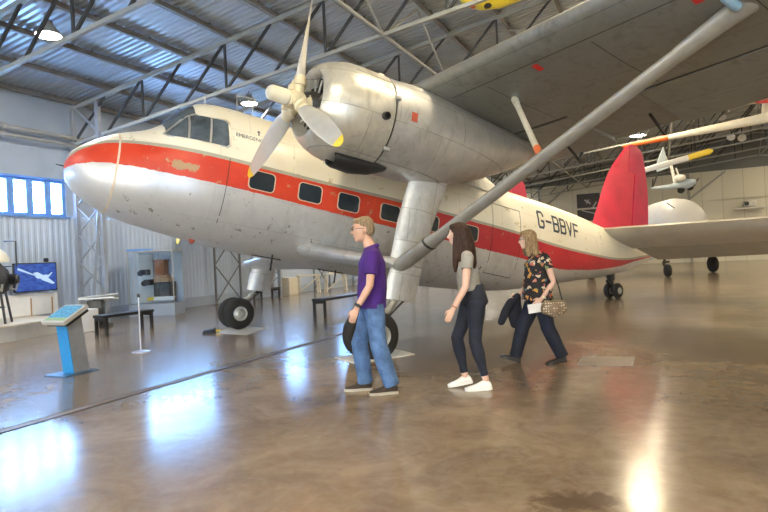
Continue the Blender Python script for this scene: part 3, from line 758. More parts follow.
# nacelles, engines, propellers -------------------------------------
NS = [(3.40, .655, 1.04), (3.6, .66, 1.04), (4.0, .66, 1.04), (4.5, .625, 1.06), (5.0, .55, 1.12), (5.5, .45, 1.21), (6.0, .32, 1.33), (6.4, .19, 1.43), (6.65, .05, 1.49)]
BA = [208.6, 328.6, 88.6]
def nacelle(sg):
    V = 2.5*sg; BAS = BA if sg > 0 else [a+60 for a in BA]
    b = MB(); b.loft([[A(s, V+r*math.cos(2*PI*k/40), q+r*math.sin(2*PI*k/40)) for k in range(40)] for s, r, q in NS], True)
    nac = b.build('engine_nacelle', M['silver'], plane, angle=60)
    b = MB()  # filler to the wing leading edge
    b.loft([[A(3.75+d, V+w_*math.cos(2*PI*k/20), 1.35+.43*math.sin(2*PI*k/20)) for k in range(20)] for d, w_ in ((0, .18), (.2, .34), (.6, .4), (1.4, .3))], True); b.build('wing_fillet', M['silver'], nac)
    b = MB()
    prof = [(2.62, .36), (2.52, .395), (2.44, .425), (2.42, .45), (2.435, .48), (2.5, .535), (2.6, .59), (2.72, .635), (2.85, .66), (3.0, .668), (3.36, .668), (3.37, .655), (3.37, .60)]
    b.loft([[A(s, V+r*math.cos(2*PI*k/48), 1.03+r*math.sin(2*PI*k/48)) for k in range(48)] for s, r in prof], False)
    cw = b.build('engine_cowling', M['cowl'], plane, angle=50)
    b = MB()   # gill gap
    b.loft([[A(s, V+r*math.cos(2*PI*k/40), 1.035+r*math.sin(2*PI*k/40)) for k in range(40)] for s, r in ((3.33, .63), (3.42, .64))], True); b.build('cooling_gap', M['black'], cw)
    b = MB()
    for k in range(6):
        a = 2*PI*(k+.3)/6; b.box(A(3.39, V+.675*math.cos(a), 1.03+.675*math.sin(a)), (.09, .05, .05), bev=.008)
    b.build('cowl_latch', M['alloy'], cw)
    for a0 in (40, 160, 290):
        b = MB()
        rings = []
        b.add([A(s, V+.671*math.cos(R(a)), 1.03+.671*math.sin(R(a))) for s, a in ((2.8, a0), (3.36, a0), (3.36, a0+1), (2.8, a0+1))], [(0, 1, 2, 3)]); b.build('panel_seam', M['darkmetal'], cw)
    sd = 1 if sg > 0 else -1
    def onc(s, a, r=.675): return A(s, V+sd*r*math.cos(R(a)), 1.03+r*math.sin(R(a)))
    d = Vector((0, -sd*math.cos(R(-8)), math.sin(R(-8))))
    b = MB(); b.lathe(onc(3.22, -8), d, [(0, .055), (.05, .05), (.05, .035), (.0, .03), (-.0, 0)], 14); b.build('exhaust_pipe', M['black'], cw)
    b = MB(); b.add([onc(3.2+ds, a, .676) for ds, a in ((.0, 28), (0, 52), (.14, 52), (.14, 28))], [(0, 1, 2, 3)]); b.build('access_panel', M['cowl'], cw)
    b = MB(); b.add([A(3.62+ds, V+sd*.667*math.cos(R(a)), 1.04+.667*math.sin(R(a))) for ds, a in ((0, -4), (0, 7), (.1, 7), (.1, -4))], [(0, 1, 2, 3)]); b.build('red_placard', M['brownred'], nac)
    # oil cooler scoop under the cowling
    b = MB(); rings = []
    for s, w_, h_, q in ((2.80, .15, .095, .37), (2.86, .17, .11, .365), (3.1, .18, .125, .365), (3.38, .17, .10, .39), (3.6, .12, .04, .42)):
        rings.append([A(s, V+sd*.12+w_*math.cos(2*PI*k/20), q+h_*math.sin(2*PI*k/20)) for k in range(20)])
    inner = [[A(s, V+sd*.12+w_*math.cos(2*PI*k/20), .355+h_*math.sin(2*PI*k/20)) for k in range(20)] for s, w_, h_ in ((3.05, .10, .06), (2.81, .12, .075))]
    b.loft(inner+rings, True); b.build('oil_cooler_scoop', M['black'], cw)
    # engine
    b = MB(); b.lathe(A(2.5, V, 1.03), (1, 0, 0), [(-.2, 0), (-.2, .1), (-.05, .16), (.15, .2), (.3, .24), (.5, .24)], 24)
    b.lathe(A(2.9, V, 1.03), (1, 0, 0), [(0, .1), (0, .62)], 24, mi=1)
    eng = b.build('radial_engine', [M['darkmetal'], M['black']], plane)
    for k in range(9):
        a = 2*PI*k/9+.2; dr = Vector((0, -math.cos(a), math.sin(a)))
        b = MB(); b.lathe(A(2.66, V, 1.03)+dr*.2, dr, [(0, .075)]+[(i*.02+.01*j, .085 if j else .1) for i in range(1, 14) for j in (0, 1)]+[(.3, .08), (.33, .0)], 14); b.build('cylinder', M['darkmetal'], eng)
        b = MB(); b.tube([A(2.52, V, 1.03)+dr*.15, A(2.5, V, 1.03)+dr*.34], .014, 6); b.build('pushrod_tube', M['alloy'], eng)
    # propeller
    b = MB(); b.lathe(A(2.28, V, 1.01), (1, 0, 0), [(-.13, .0), (-.13, .09), (-.06, .125), (.08, .125), (.12, .15), (.16, .15), (.2, .08), (.3, .08)], 24)
    for a in BAS:
        dr = Vector((0, -math.cos(R(a)), math.sin(R(a)))); b.lathe(A(2.28, V, 1.01)+dr*.09, dr, [(0, .085), (.1, .085), (.11, .1), (.16, .1), (.17, .075), (.24, .07), (.25, 0)], 16)
        b.box(A(2.2, V, 1.01)+dr*.14, (.1, .09, .09), bev=.01)
    hub = b.build('propeller_hub', M['hub'], plane)
    b = MB(); b.lathe(A(1.86, V, 1.01), (1, 0, 0), [(0, 0), (.012, .05), (.04, .082), (.08, .098), (.28, .102), (.3, .085)], 24); b.build('hub_dome', M['cream'], hub)
    for a in BAS:
        dr = Vector((0, -math.cos(R(a)), math.sin(R(a)))); ax = Vector((1, 0, 0)); tg = ax.cross(dr)
        b = MB(); rings = []; L = 1.63
        for r, c, th, tw in ((.2, .12, .1, 75), (.3, .15, .085, 62), (.42, .21, .06, 50), (.6, .235, .042, 40), (.85, .25, .03, 32), (1.1, .24, .022, 26), (1.35, .205, .016, 22), (1.5, .165, .012, 20), (1.58, .115, .009, 19), (1.63, .05, .006, 19)):
            cd_ = tg*math.cos(R(tw))-ax*math.sin(R(tw)); nd_ = dr.cross(cd_); ctr = A(2.28, V, 1.01)+dr*r
            rings.append([ctr+cd_*c*.5*math.cos(2*PI*k/14)+nd_*th*.5*math.sin(2*PI*k/14) for k in range(14)])
        b.loft(rings, True)
        nf = 14
        b.m = [1 if (i//nf) >= 7 and i < nf*9 else 0 for i in range(len(b.f))]; b.m[-1] = 1; b.m[-2] = 0
        b.build('propeller_blade', [M['prop'], M['yellow']], hub, angle=60)
    return nac
for sg in (1, -1): nacelle(sg)

# undercarriage legs, stub wings, struts, wheels ---------------------
def foil(cs, v, q, ch, th, n=16, tilt=0):
    out = []
    for k in range(n):
        a = 2*PI*k/n; x = -math.cos(a)*.5; y = math.sin(a)*th*.5*(1.0 if x < 0 else (1-x*1.2))
        out.append(A(cs+x*ch, v+y, q+tilt*x))
    return out
def sfoil(le, v, q, ch, th, n=20):
    out = []
    for k in range(n):
        a = 2*PI*k/n; x = .5-.5*math.cos(a); y = math.copysign(air(x, th), math.sin(a)) if 0 < k < n/2 or k > n/2 else 0
        out.append(A(le+x*ch, v, q+y*ch))
    return out
for sg in (1, -1):
    V = 2.5*sg if sg > 0 else -2.62; DS = 0 if sg > 0 else -.12
    b = MB(); b.loft([foil(4.53+DS, V, .62, .74, .27), foil(4.50+DS, V, .45, .68, .25), foil(4.35+DS, V, -.2, .62, .23), foil(4.30+DS, V, -.62, .58, .22), foil(4.27+DS, V, -.8, .56, .22)], True)
    leg = b.build('undercarriage_leg', M['legskin'], plane)
    b = MB(); b.loft([foil(4.30+DS, V, -.82, .54, .24), foil(4.27+DS, V, -1.0, .56, .22), foil(4.24+DS, V, -1.32, .52, .16)], True); b.build('leg_lower_fairing', M['legskin'], leg)
    b = MB(); b.tube([A(4.2+DS, V, -1.2), A(4.05+DS, V, -1.5), A(3.82+DS, V, -1.62)], .055, 10); b.tube([A(3.82+DS, V, -1.62), A(3.82+DS, V, -1.84)], .05, 10); b.tube([A(3.82+DS, V-.3, -1.84), A(3.82+DS, V+.3, -1.84)], .04, 10)
    b.build('oleo_strut', M['alloy'], leg)
    b = MB(); b.tube([A(4.33+DS, V+.05, -1.25), A(4.05+DS, V+.07, -1.55), A(3.9+DS, V+.08, -1.8)], .016, 6); b.tube([A(4.27+DS, V-.05, -1.25), A(3.99+DS, V-.05, -1.55), A(3.85+DS, V-.06, -1.75)], .012, 6); b.build('torque_link', M['darkmetal'], leg)
    for dv in (-.19, .19):
        c = A(3.82+DS, V+dv, -1.84); RT = .325
        b = MB(); b.lathe(c+Vector((0, .09, 0)), (0, -1, 0), [(0, .15), (0, .2), (.01, .25), (.035, .295), (.07, .32), (.09, RT), (.11, .32), (.145, .295), (.17, .25), (.18, .2), (.18, .15)], 36)
        for gk in (.07, .11): b.lathe(c+Vector((0, .09-gk, 0)), (0, -1, 0), [(-.005, .321), (0, .314), (.005, .321)], 36)
        w = b.build('main_wheel', M['rubber'], plane)
        b = MB(); b.lathe(c+Vector((0, .085, 0)), (0, -1, 0), [(0, .0), (0, .06), (.02, .08), (.03, .13), (.0, .15), (0, .165), (.17, .165), (.17, .15), (.14, .13), (.15, .08), (.17, .06), (.17, 0)], 28); b.build('wheel_hub', M['alloy'], w)
        w['ground_check'] = 0; del w['ground_check']
    # stub wing
    b = MB(); b.loft([sfoil(3.38, .6*sg, -.62, 1.7, .17), sfoil(3.42, .95*sg, -.66, 1.6, .16), sfoil(3.62, 1.5*sg, -.72, 1.35, .16), sfoil(3.74+DS, V-.2*sg, -.79, .86, .19), sfoil(3.80+DS, V+.02*sg, -.80, .74, .2), sfoil(3.88+DS, V+.1*sg, -.80, .5, .2)], True)
    b.build('stub_wing', M['legskin'], plane, angle=60)
    # main strut
    p0 = A(4.12, V+.1*sg, -.83); p1 = A(4.98, 6.62*sg, 1.80); d = (p1-p0).normalized()
    def sec(p, ch, th, n=18):
        u = Vector((1, 0, 0)); u = (u-d*u.dot(d)).normalized(); w = d.cross(u)
        return [p+u*ch*.5*math.cos(2*PI*k/n)+w*th*.5*math.sin(2*PI*k/n) for k in range(n)]
    b = MB(); b.loft([sec(p0-d*.12, .1, .06), sec(p0-d*.05, .24, .14), sec(p0+d*.1, .28, .17), sec(p0+d*.55, .25, .155), sec(p0+d*.8, .20, .115), sec(p0+d*3.6, .20, .115), sec(p0+d*4.2, .20, .115), sec(p1, .21, .13)], True)
    st = b.build('wing_strut', M['strut'] if 'strut' in M else M['tailskin'], plane, angle=60)
    b = MB(); b.loft([sec(p0+d*.54, .262, .167), sec(p0+d*.57, .262, .167)], True); b.build('strut_collar', M['darkmetal'], st)
    b = MB(); b.loft([sec(p1-d*.75, .21, .125), sec(p1-d*.3, .26, .16), sec(p1+d*.1, .36, .22)], True); b.build('strut_top_fairing', M['strut'], st)
    b = MB(); q_ = A(4.72, 6.56*sg, 1.66); b.tube([q_+Vector((-.12, 0, 0)), q_+Vector((.1, 0, .02))], [.035, .05], 12, dome=True); b.build('landing_light', M['bluecap'], st)
    # jury strut
    e0 = p0+d*2.40+Vector((0, 0, .05)); e1 = A(5.0, 3.6*sg, 1.62)
    b = MB(); b.tube([e0, e0+(e1-e0)*.12], .045, 10, mi=1); b.tube([e0+(e1-e0)*.1, e1-(e1-e0)*.08], .04, 10); b.tube([e1-(e1-e0)*.1, e1], .05, 10); b.build('jury_strut', [M['strutl'], M['orange']], plane)

# tail wheel
tw = Vector(w2a(ground(616, 298.5)))
ts, tv, tq = tw
b = MB(); b.tube([A(ts-.25, 0, fB(ts)+.05), A(ts-.12, 0, fB(ts)-.2)], [.13, .09], 12); b.tube([A(ts-.12, 0, fB(ts)-.2), A(ts-.02, 0, tq+.23)], .05, 10); b.tube([A(ts-.3, 0, tq+.42), A(ts-.05, 0, tq+.3)], .04, 8); b.tube([A(ts, -.14, tq+.2), A(ts, .14, tq+.2)], .03, 8); b.build('tail_wheel_leg', M['darkmetal'], plane)
for dv in (-.125, .125):
    c = A(ts, dv, tq+.205)
    b = MB(); b.lathe(c+Vector((0, .065, 0)), (0, -1, 0), [(0, .09), (0, .13), (.02, .18), (.05, .203), (.08, .203), (.11, .18), (.13, .13), (.13, .09)], 28); w = b.build('tail_wheel', M['rubber'], plane)
    b = MB(); b.lathe(c+Vector((0, .06, 0)), (0, -1, 0), [(0, 0), (0, .05), (.02, .08), (0, .1), (.12, .1), (.1, .08), (.12, .05), (.12, 0)], 20); b.build('wheel_hub', M['alloy'], w)

# tailplane, elevators, fins ------------------------------------------
def hfoil(v, le, ch, q, th, x0=0, x1=1, drop=0, hinge=.6, inc=-.10):
    xs = [x0+(x1-x0)*k/8 for k in range(9)]
    f = lambda x, u: A(le+x*ch, v, q+inc*x*ch*1.0+(1 if u else -1)*air(max(x, .0), th)*ch-(max(0, x-hinge)*ch*drop))
    up_ = [f(x, True) for x in xs]; lo_ = [f(x, False) for x in xs]
    return up_[::-1]+(lo_[1:] if x0 == 0 else lo_)
TPV = 4.35
b = MB(); b.loft([hfoil(v, le, c, 1.26, .12, 0, .56) for v, le, c in ((-TPV, 11.72, 2.05), (-.2, 11.62, 2.4), (.2, 11.62, 2.4), (TPV, 11.72, 2.05))], True); tp_ = b.build('tailplane', M['tailskin'], plane, angle=50)
for sg in (1, -1):
    b = MB(); b.loft([hfoil(v*sg, le, c, 1.26, .12, .57, 1.0, .14, .57) for v, le, c in ((.42, 11.62, 2.38), (TPV, 11.72, 2.05))], True); b.build('elevator', M['tailskin2'] if 'tailskin2' in M else M['tailskin'], tp_, angle=50)
FO = [(11.52, 1.25), (11.66, 1.45), (11.86, 2.1), (12.06, 2.75), (12.33, 3.2), (12.57, 3.5), (12.78, 3.77), (13.02, 3.92), (13.3, 3.94), (13.58, 3.80), (13.74, 3.45), (13.86, 3.1), (13.97, 2.75), (14.05, 2.2), (14.1, 1.7), (14.1, 1.25)]
def fin(v, sc, dq, parent_name='fin'):
    def P(s, q): return 12.75+(s-12.75)*sc, 1.3+dq+(q-1.3)*sc
    def at_q(q):
        xs = []
        for (s0, q0), (s1, q1) in zip(FO[:-1], FO[1:]):
            if (q0-q)*(q1-q) <= 0 and abs(q1-q0) > 1e-6: xs.append(s0+(s1-s0)*(q-q0)/(q1-q0))
        return min(xs), max(xs)
    def slab(lo, hi, qs, th):
        b = MB(); rings = []
        for q in qs:
            l_, r_ = at_q(q); a_ = max(l_, lo(q) if lo else l_); c_ = min(r_, hi(q) if hi else r_); c_ = max(c_, a_+.01)
            n = 7; top_ = []; bot_ = []
            for k in range(n):
                x = a_+(c_-a_)*k/(n-1); u = min(max((x-l_)/max(r_-l_, .02), 0), 1); y = max(air(u, .1)*(r_-l_), .004); s_, q_ = P(x, q)
                top_.append(A(s_, v+y, q_)); bot_.append(A(s_, v-y, q_))
            rings.append(top_+bot_[::-1])
        b.loft(rings, True); return b
    qs = [1.27, 1.45, 1.7, 2.0, 2.3, 2.6, 2.9, 3.1, 3.105, 3.3, 3.5, 3.65, 3.76, 3.84, 3.90, 3.93]
    hinge = lambda q: 12.92 if q > 3.1 else 13.2
    f_ = slab(None, lambda q: hinge(q)-.012, qs[:-2], .1).build('fin', M['finred'], plane, angle=50)
    slab(lambda q: hinge(q)+(.012 if q > 3.1 else .06), None, qs, .1).build('rudder', M['rudder'] if 'rudder' in M else M['finred'], f_, angle=50)
    return f_
fin(0, 1.0, 0)
for sg in (1, -1): fin(sg*4.2, .9, -.05)
# ================================================================ PEOPLE
def remesh(o, voxel, smooth_it=4, fac=.5):
    m_ = o.modifiers.new('r', 'REMESH'); m_.mode = 'VOXEL'; m_.voxel_size = voxel; m_.use_smooth_shade = True
    if smooth_it:
        s_ = o.modifiers.new('s', 'SMOOTH'); s_.iterations = smooth_it; s_.factor = fac
    dg = bpy.context.evaluated_depsgraph_get(); me = bpy.data.meshes.new_from_object(o.evaluated_get(dg))
    old = o.data; o.modifiers.clear(); o.data = me; bpy.data.meshes.remove(old)
    me.polygons.foreach_set('use_smooth', [True]*len(me.polygons))
    if me.materials.__len__() == 0: pass
    return o
def organic(mb, name, m, parent, voxel=.008, sm=4):
    o = mb.build(name, m, parent); remesh(o, voxel, sm)
    if not o.data.materials: o.data.materials.append(m)
    return o
def hand(mb, wrist, dirv, palmn, thumb, curl=.35, s=1.0):
    """dirv: along the hand, palmn: facing of palm, thumb: side direction where the thumb is"""
    d = Vector(dirv).normalized(); th = Vector(thumb); th = (th-d*th.dot(d)).normalized(); pn = Vector(palmn); pn = (pn-d*pn.dot(d)-th*pn.dot(th)).normalized()
    w = Vector(wrist)
    mb.tube([w-d*.02*s, w+d*.03*s, w+d*.075*s, w+d*.095*s], [(.025*s, .019*s), (.034*s, .017*s), (.04*s, .015*s), (.038*s, .012*s)], 12, ref=th, dome=True)
    for off, L in ((.030, .072), (.011, .082), (-.009, .076), (-.028, .06)):
        a = w+d*.085*s+th*off*s; p = [a]; cur = d.copy(); seg = [L*.45, L*.32, L*.23]; ang = 0
        for k in range(3):
            ang += curl*(.8, 1.1, .8)[k]; cur = d*math.cos(ang)+pn*math.sin(ang); p.append(p[-1]+cur*seg[k]*s)
        mb.tube(p, [.0098*s, .0092*s, .0085*s, .0072*s], 8, dome=True)
    a = w+d*.03*s+th*.03*s
    mb.tube([a-th*.012*s, a+d*.022*s+th*.018*s+pn*.01*s, a+d*.05*s+th*.026*s+pn*.022*s, a+d*.075*s+th*.024*s+pn*.034*s], [.015*s, .013*s, .0105*s, .008*s], 8, dome=True)
def head(mb, c, k, yaw=0, pitch=0):
    Rm = Matrix.Rotation(yaw, 3, 'Z') @ Matrix.Rotation(pitch, 3, 'Y'); c = Vector(c)
    def e(p, r, rt=None):
        mb.ell(c+Rm @ (Vector(p)*k), [q*k for q in r], Rm @ rt if rt is not None else Rm, 18)
    e((-.008, 0, .03), (.097, .076, .088)); e((.018, 0, -.02), (.078, .066, .088)); e((.034, 0, -.075), (.052, .05, .042)); e((.07, 0, -.096), (.02, .024, .018))
    mb.tube([c+Rm @ (Vector(p)*k) for p in ((.088, 0, .022), (.104, 0, -.004), (.116, 0, -.026), (.096, 0, -.036))], [.008*k, .010*k, .0135*k, .009*k], 8, dome=True)
    e((.086, 0, .034), (.014, .05, .010)); e((.089, 0, -.060), (.012, .024, .008)); e((.088, 0, -.071), (.011, .02, .008))
    for s in (1, -1):
        e((-.008, s*.074, -.012), (.018, .010, .032)); e((.058, s*.04, -.02), (.025, .022, .02))
    return Rm, c
def eyes(parent, Rm, c, k):
    for s in (1, -1):
        b = MB(); b.ell(c+Rm @ (Vector((.0835, s*.031, .010))*k), (.0105*k, .0125*k, .010*k), Rm, 10); b.ell(c+Rm @ (Vector((.0925, s*.032, .010))*k), (.004*k, .0055*k, .006*k), Rm, 8, mi=1); b.build('eye', [M['eyewhite'], M['black']], parent)
        b = MB(); b.tube([c+Rm @ (Vector(p)*k) for p in ((.096, s*.016, .032), (.094, s*.034, .038), (.084, s*.05, .033))], .004*k, 6); b.build('eyebrow', M['brow'], parent)
    b = MB(); b.tube([c+Rm @ (Vector(p)*k) for p in ((.089, -.022, -.066), (.100, 0, -.066), (.089, .022, -.066))], [.002*k, .0042*k, .002*k], 6); b.build('lips', M['lips'], parent)
def shoe(b, heel, toe, side, k=1.0, pitch=0, w=.048, top=.085, mi=0):
    """shoe as lofted slices from heel to toe"""
    heel = Vector(heel); toe = Vector(toe); L = (toe-heel).length; d = (toe-heel)/L; sd = Vector((0, 1, 0)); up_ = sd.cross(d)*-1
    if up_.z < 0: up_ = -up_
    rings = []
    for t_, ww, hh in ((0, .55, .55), (.03, .78, .8), (.12, .88, 1.08), (.25, .88, 1.12), (.36, .90, 1.04), (.5, .98, .80), (.7, 1.05, .56), (.86, .95, .48), (.96, .7, .38), (1.0, .35, .25)):
        c = heel+d*L*t_; h = top*hh
        rings.append([c+sd*w*ww*x+up_*(.022+(h-.022)*z) for x, z in ((-1, 0), (-1, .3), (-.85, .7), (-.5, 1), (.5, 1), (.85, .7), (1, .3), (1, 0))])
    b.loft(rings, True, mi)
def sole(b, heel, toe, w=.05, mi=0):
    heel = Vector(heel); toe = Vector(toe); L = (toe-heel).length; d = (toe-heel)/L; sd = Vector((0, 1, 0)); up_ = sd.cross(d)*-1
    if up_.z < 0: up_ = -up_
    rings = []
    for t_, ww in ((-.015, .5), (.03, .82), (.15, .92), (.35, .9), (.5, 1.0), (.7, 1.1), (.87, 1.0), (.97, .74), (1.015, .35)):
        c = heel+d*L*t_; rings.append([c+sd*w*ww*x+up_*z for x, z in ((-1, 0), (1, 0), (1, .026), (-1, .026))])
    b.loft(rings, True, mi)
def sub(o): return o

def cloth(name, c, var=.2, scale=9, rough=.85, bump=.25, wr=14):
    t = NT(name); v = t.coord('Object'); n_ = t.noise(v, scale, 4, .6)
    t.base(t.ramp(n_, [(.3, tuple(k*(1-var) for k in c)), (.7, tuple(min(1, k*(1+var)) for k in c))])); t.set(rough)
    v2 = t.coord('Object', scale=(1, 1, 2.2)); t.bump(t.noise(v2, wr, 3, .5, .8), bump, .03); return t.mat
M['skin'] = mat('skin', (.62, .37, .27), .5, var=.06, scale=14)
M['skin2'] = mat('fair_skin', (.66, .42, .32), .5, var=.05, scale=14)
M['eyewhite'] = mat('eye_white', (.7, .7, .68), .3, var=.02); M['brow'] = mat('eyebrow_hair', (.16, .1, .06), .8); M['lips'] = mat('lip_skin', (.5, .2, .17), .45)
M['purple'] = cloth('purple_jersey', (.052, .011, .165)); M['jeans'] = cloth('blue_denim', (.075, .15, .31), .5, 7, .85, .35)
M['jeansd'] = cloth('dark_navy_denim', (.011, .015, .029), .35, 9, .8, .2); M['navy'] = cloth('navy_cotton', (.010, .014, .03), .3, 9, .85, .3)
M['greytee'] = cloth('grey_jersey', (.30, .29, .27), .12, 30); M['jacket'] = cloth('dark_jacket', (.014, .016, .03), .3, 8)
def hairmat(name, a, b_):
    t = NT(name); v = t.coord('Object', scale=(1, 1, .12)); n_ = t.noise(v, 90, 3, .6); t.base(t.ramp(n_, [(.35, a), (.65, b_)])); t.set(.62); t.b.inputs['Specular IOR Level'].default_value = .25; t.bump(n_, .6, .006); return t.mat
M['hairsand'] = hairmat('sandy_grey_hair', (.17, .12, .075), (.33, .25, .165)); M['hairdark'] = hairmat('dark_brown_hair', (.014, .007, .005), (.055, .026, .016)); M['hairblond'] = hairmat('dark_blond_hair', (.17, .11, .06), (.42, .30, .17))
t = NT('floral_fabric'); v = t.coord('Object'); vo = t.t.nodes.new('ShaderNodeTexVoronoi'); vo.inputs['Scale'].default_value = 19; nz_ = t.t.nodes.new('ShaderNodeTexNoise'); nz_.inputs['Scale'].default_value = 11; t.l(v, nz_.inputs['Vector']); mv_ = t.t.nodes.new('ShaderNodeVectorMath'); mv_.operation = 'MULTIPLY_ADD'; mv_.inputs[1].default_value = (.13, .13, .13); t.l(nz_.outputs['Color'], mv_.inputs[0]); t.l(v, mv_.inputs[2]); t.l(mv_.outputs[0], vo.inputs['Vector'])
sc = t.t.nodes.new('ShaderNodeSeparateColor'); t.l(vo.outputs['Color'], sc.inputs[0])
pc = t.ramp(sc.outputs[0], [(0, (.62, .30, .06)), (.25, (.50, .12, .10)), (.4, (.62, .52, .40)), (.6, (.12, .22, .26)), (.75, (.55, .22, .16)), (.9, (.20, .24, .10))], 'CONSTANT')
fl = t.ramp(t.math('ADD', vo.outputs['Distance'], t.math('MULTIPLY', t.noise(v, 40, 3), .25)), [(.56, 1), (.62, 0)])
on = t.ramp(sc.outputs[1], [(.22, 0), (.24, 1)])
t.base(t.mix(t.math('MULTIPLY', fl, on), (.014, .014, .02), pc)); t.set(.8); M['floral'] = t.mat
t = NT('spotted_bag_fabric'); v = t.coord('Object'); vo = t.t.nodes.new('ShaderNodeTexVoronoi'); vo.inputs['Scale'].default_value = 34; vo.inputs['Randomness'].default_value = .3; t.l(v, vo.inputs['Vector'])
t.base(t.ramp(vo.outputs['Distance'], [(.30, (.66, .58, .46)), (.36, (.20, .14, .09))])); t.set(.6); M['bag'] = t.mat
M['whiteshoe'] = mat('white_leather', (.82, .82, .8), .45, var=.03); M['brownshoe'] = mat('brown_suede', (.035, .022, .014), .7); M['solew'] = mat('pale_sole', (.42, .38, .32), .6); M['blackshoe'] = mat('black_leather', (.018, .016, .016), .4)
M['paper'] = mat('white_paper', (.8, .8, .8), .6, var=.02)

def person(name, root, rz, label, P):
    """P: joints in the walker's frame (x forward, y left, z up)"""
    r = empty(name, root, rz, label, 'person')
    k = P['k']; V_ = Vector
    b = MB()
    Rm, hc = head(b, P['head'], k*P.get('hk', 1), P.get('yaw', 0), P.get('pitch', 0))
    nb, ch, wa, pe = V_(P['neck']), V_(P['chest']), V_(P['waist']), V_(P['pelvis'])
    b.tube([hc+Rm @ V_((-.022, 0, -.06)), hc+Rm @ V_((-.03, 0, -.10)), nb+V_((0, 0, -.02))], [.052*k, .05*k, .062*k], 14)
    cw, cdp = P['cw'], P['cd']
    tor = [nb+V_((-.005, 0, -.015)), nb+V_((-.01, 0, -.05)), ch+V_((0, 0, .07)), ch, wa, pe+V_((0, 0, .06)), pe+V_((0, 0, 0))]
    rad = [(.06*k, .06*k), (.15*k, .075*k), (cw, cdp), (cw*.98, cdp), (P['ww'], P['wd']), (P['hw'], P['hd']), (P['hw']*.8, P['hd']*.6)]
    b.tube(tor, rad, 20, ref=(0, 1, 0), dome=True)
    for s in ('L', 'R'):
        sh, el, wr = V_(P['sh'+s]), V_(P['el'+s]), V_(P['wr'+s])
        b.tube([sh, sh+(el-sh)*.35, el, el+(wr-el)*.3, wr], [.052*k, .045*k, .037*k, .038*k, .026*k], 12, dome=True)
        sg = 1 if s == 'L' else -1
        hand(b, wr, V_(P['hd'+s]), V_(P.get('pn'+s, (0, -sg, 0))), V_(P.get('th'+s, (1, 0, 0))), P.get('curl'+s, .35), k*.96)
        hp, kn, an = V_(P['hip'+s]), V_(P['kn'+s]), V_(P['an'+s])
        b.tube([hp, hp+(kn-hp)*.4, kn, kn+(an-kn)*.3, an], [P['th']*1.05, P['th']*.9, P['kr'], P['kr']*1.0, .036*k], 14, dome=True)
        b.tube([an, V_(P['he'+s])+V_((.05, 0, .04)), V_(P['he'+s])*.4+V_(P['to'+s])*.6+V_((0, 0, .03))], [.034*k, .026*k, .02*k], 10, dome=True)
    body = organic(b, 'body', P['skin'], r, .0075, 2)
    eyes(body, Rm, hc, k*P.get('hk', 1))
    # top
    b = MB(); g = .014
    zt = [nb+V_((-.012, 0, -.012)), nb+V_((-.012, 0, -.055)), ch+V_((0, 0, .07)), ch, wa]
    rr = [(.078*k, .07*k), (.155*k, .085*k), (cw+g, cdp+g), (cw+g, cdp+g), (P['ww']+g+P.get('loose', .01), P['wd']+g+P.get('loose', .01))]
    for p_, q_ in P['hem']: zt.append(V_(p_)); rr.append(q_)
    b.tube(zt, rr, 22, ref=(0, 1, 0))
    for s in ('L', 'R'):
        sh, el = V_(P['sh'+s]), V_(P['el'+s]); d = el-sh; sl = P['sleeve']
        b.tube([sh+V_((0, -.05 if s == 'L' else .05, .02)), sh+d*.02, sh+d*sl*.6, sh+d*sl], [.06*k, .068*k, .066*k, .066*k], 14)
    organic(b, P.get('topname', 'shirt'), P['top'], r, .009, 3)
    # trousers
    b = MB(); wt = P.get('wt', .03)
    b.tube([pe+V_((0, 0, wt+.07)), pe+V_((0, 0, .05)), pe+V_((P.get('bx', 0), 0, -.04)), pe+V_((0, 0, -.10))], [(P['ww']+g*.6, P['wd']+g*.6), (P['hw']+g*.7, P['hd']+g*.7), (P['hw']+g*.7, P['hd']+g*1.2), (P['hw']*.8, P['hd']*.85)], 22, ref=(0, 1, 0))
    for s in ('L', 'R'):
        hp, kn, an = V_(P['hip'+s]), V_(P['kn'+s]), V_(P['an'+s]); tl = P['tl']; ce = P['cuff']
        en = kn+(an-kn)*ce
        b.tube([hp+V_((0, 0, .03)), hp+(kn-hp)*.25, hp+(kn-hp)*.6, kn, kn+(en-kn)*.35, kn+(en-kn)*.8, en], [P['th']+.012+tl*.3, P['th']+.008+tl*.5, P['th']*.84+tl, P['kr']+.012+tl, P['kr']+.012+tl, P['kr']*P.get('taper', .9)+tl, P['kr']*P.get('taper', .9)+tl*1.1], 16)
    organic(b, 'trousers', P['leg'], r, .009, 3)
    for s in ('L', 'R'):
        b = MB(); shoe(b, P['he'+s], P['to'+s], s, w=.046*k, top=P.get('stop', .085)); o = b.build('shoe', P['shoe'], r, angle=70)
        sb = o.modifiers.new('s', 'SUBSURF'); sb.levels = 1; sb.render_levels = 2
        b = MB(); sole(b, P['he'+s], P['to'+s], .05*k); b.build('shoe_sole', P['sole'], o, angle=50)
    return r, body, Rm, hc

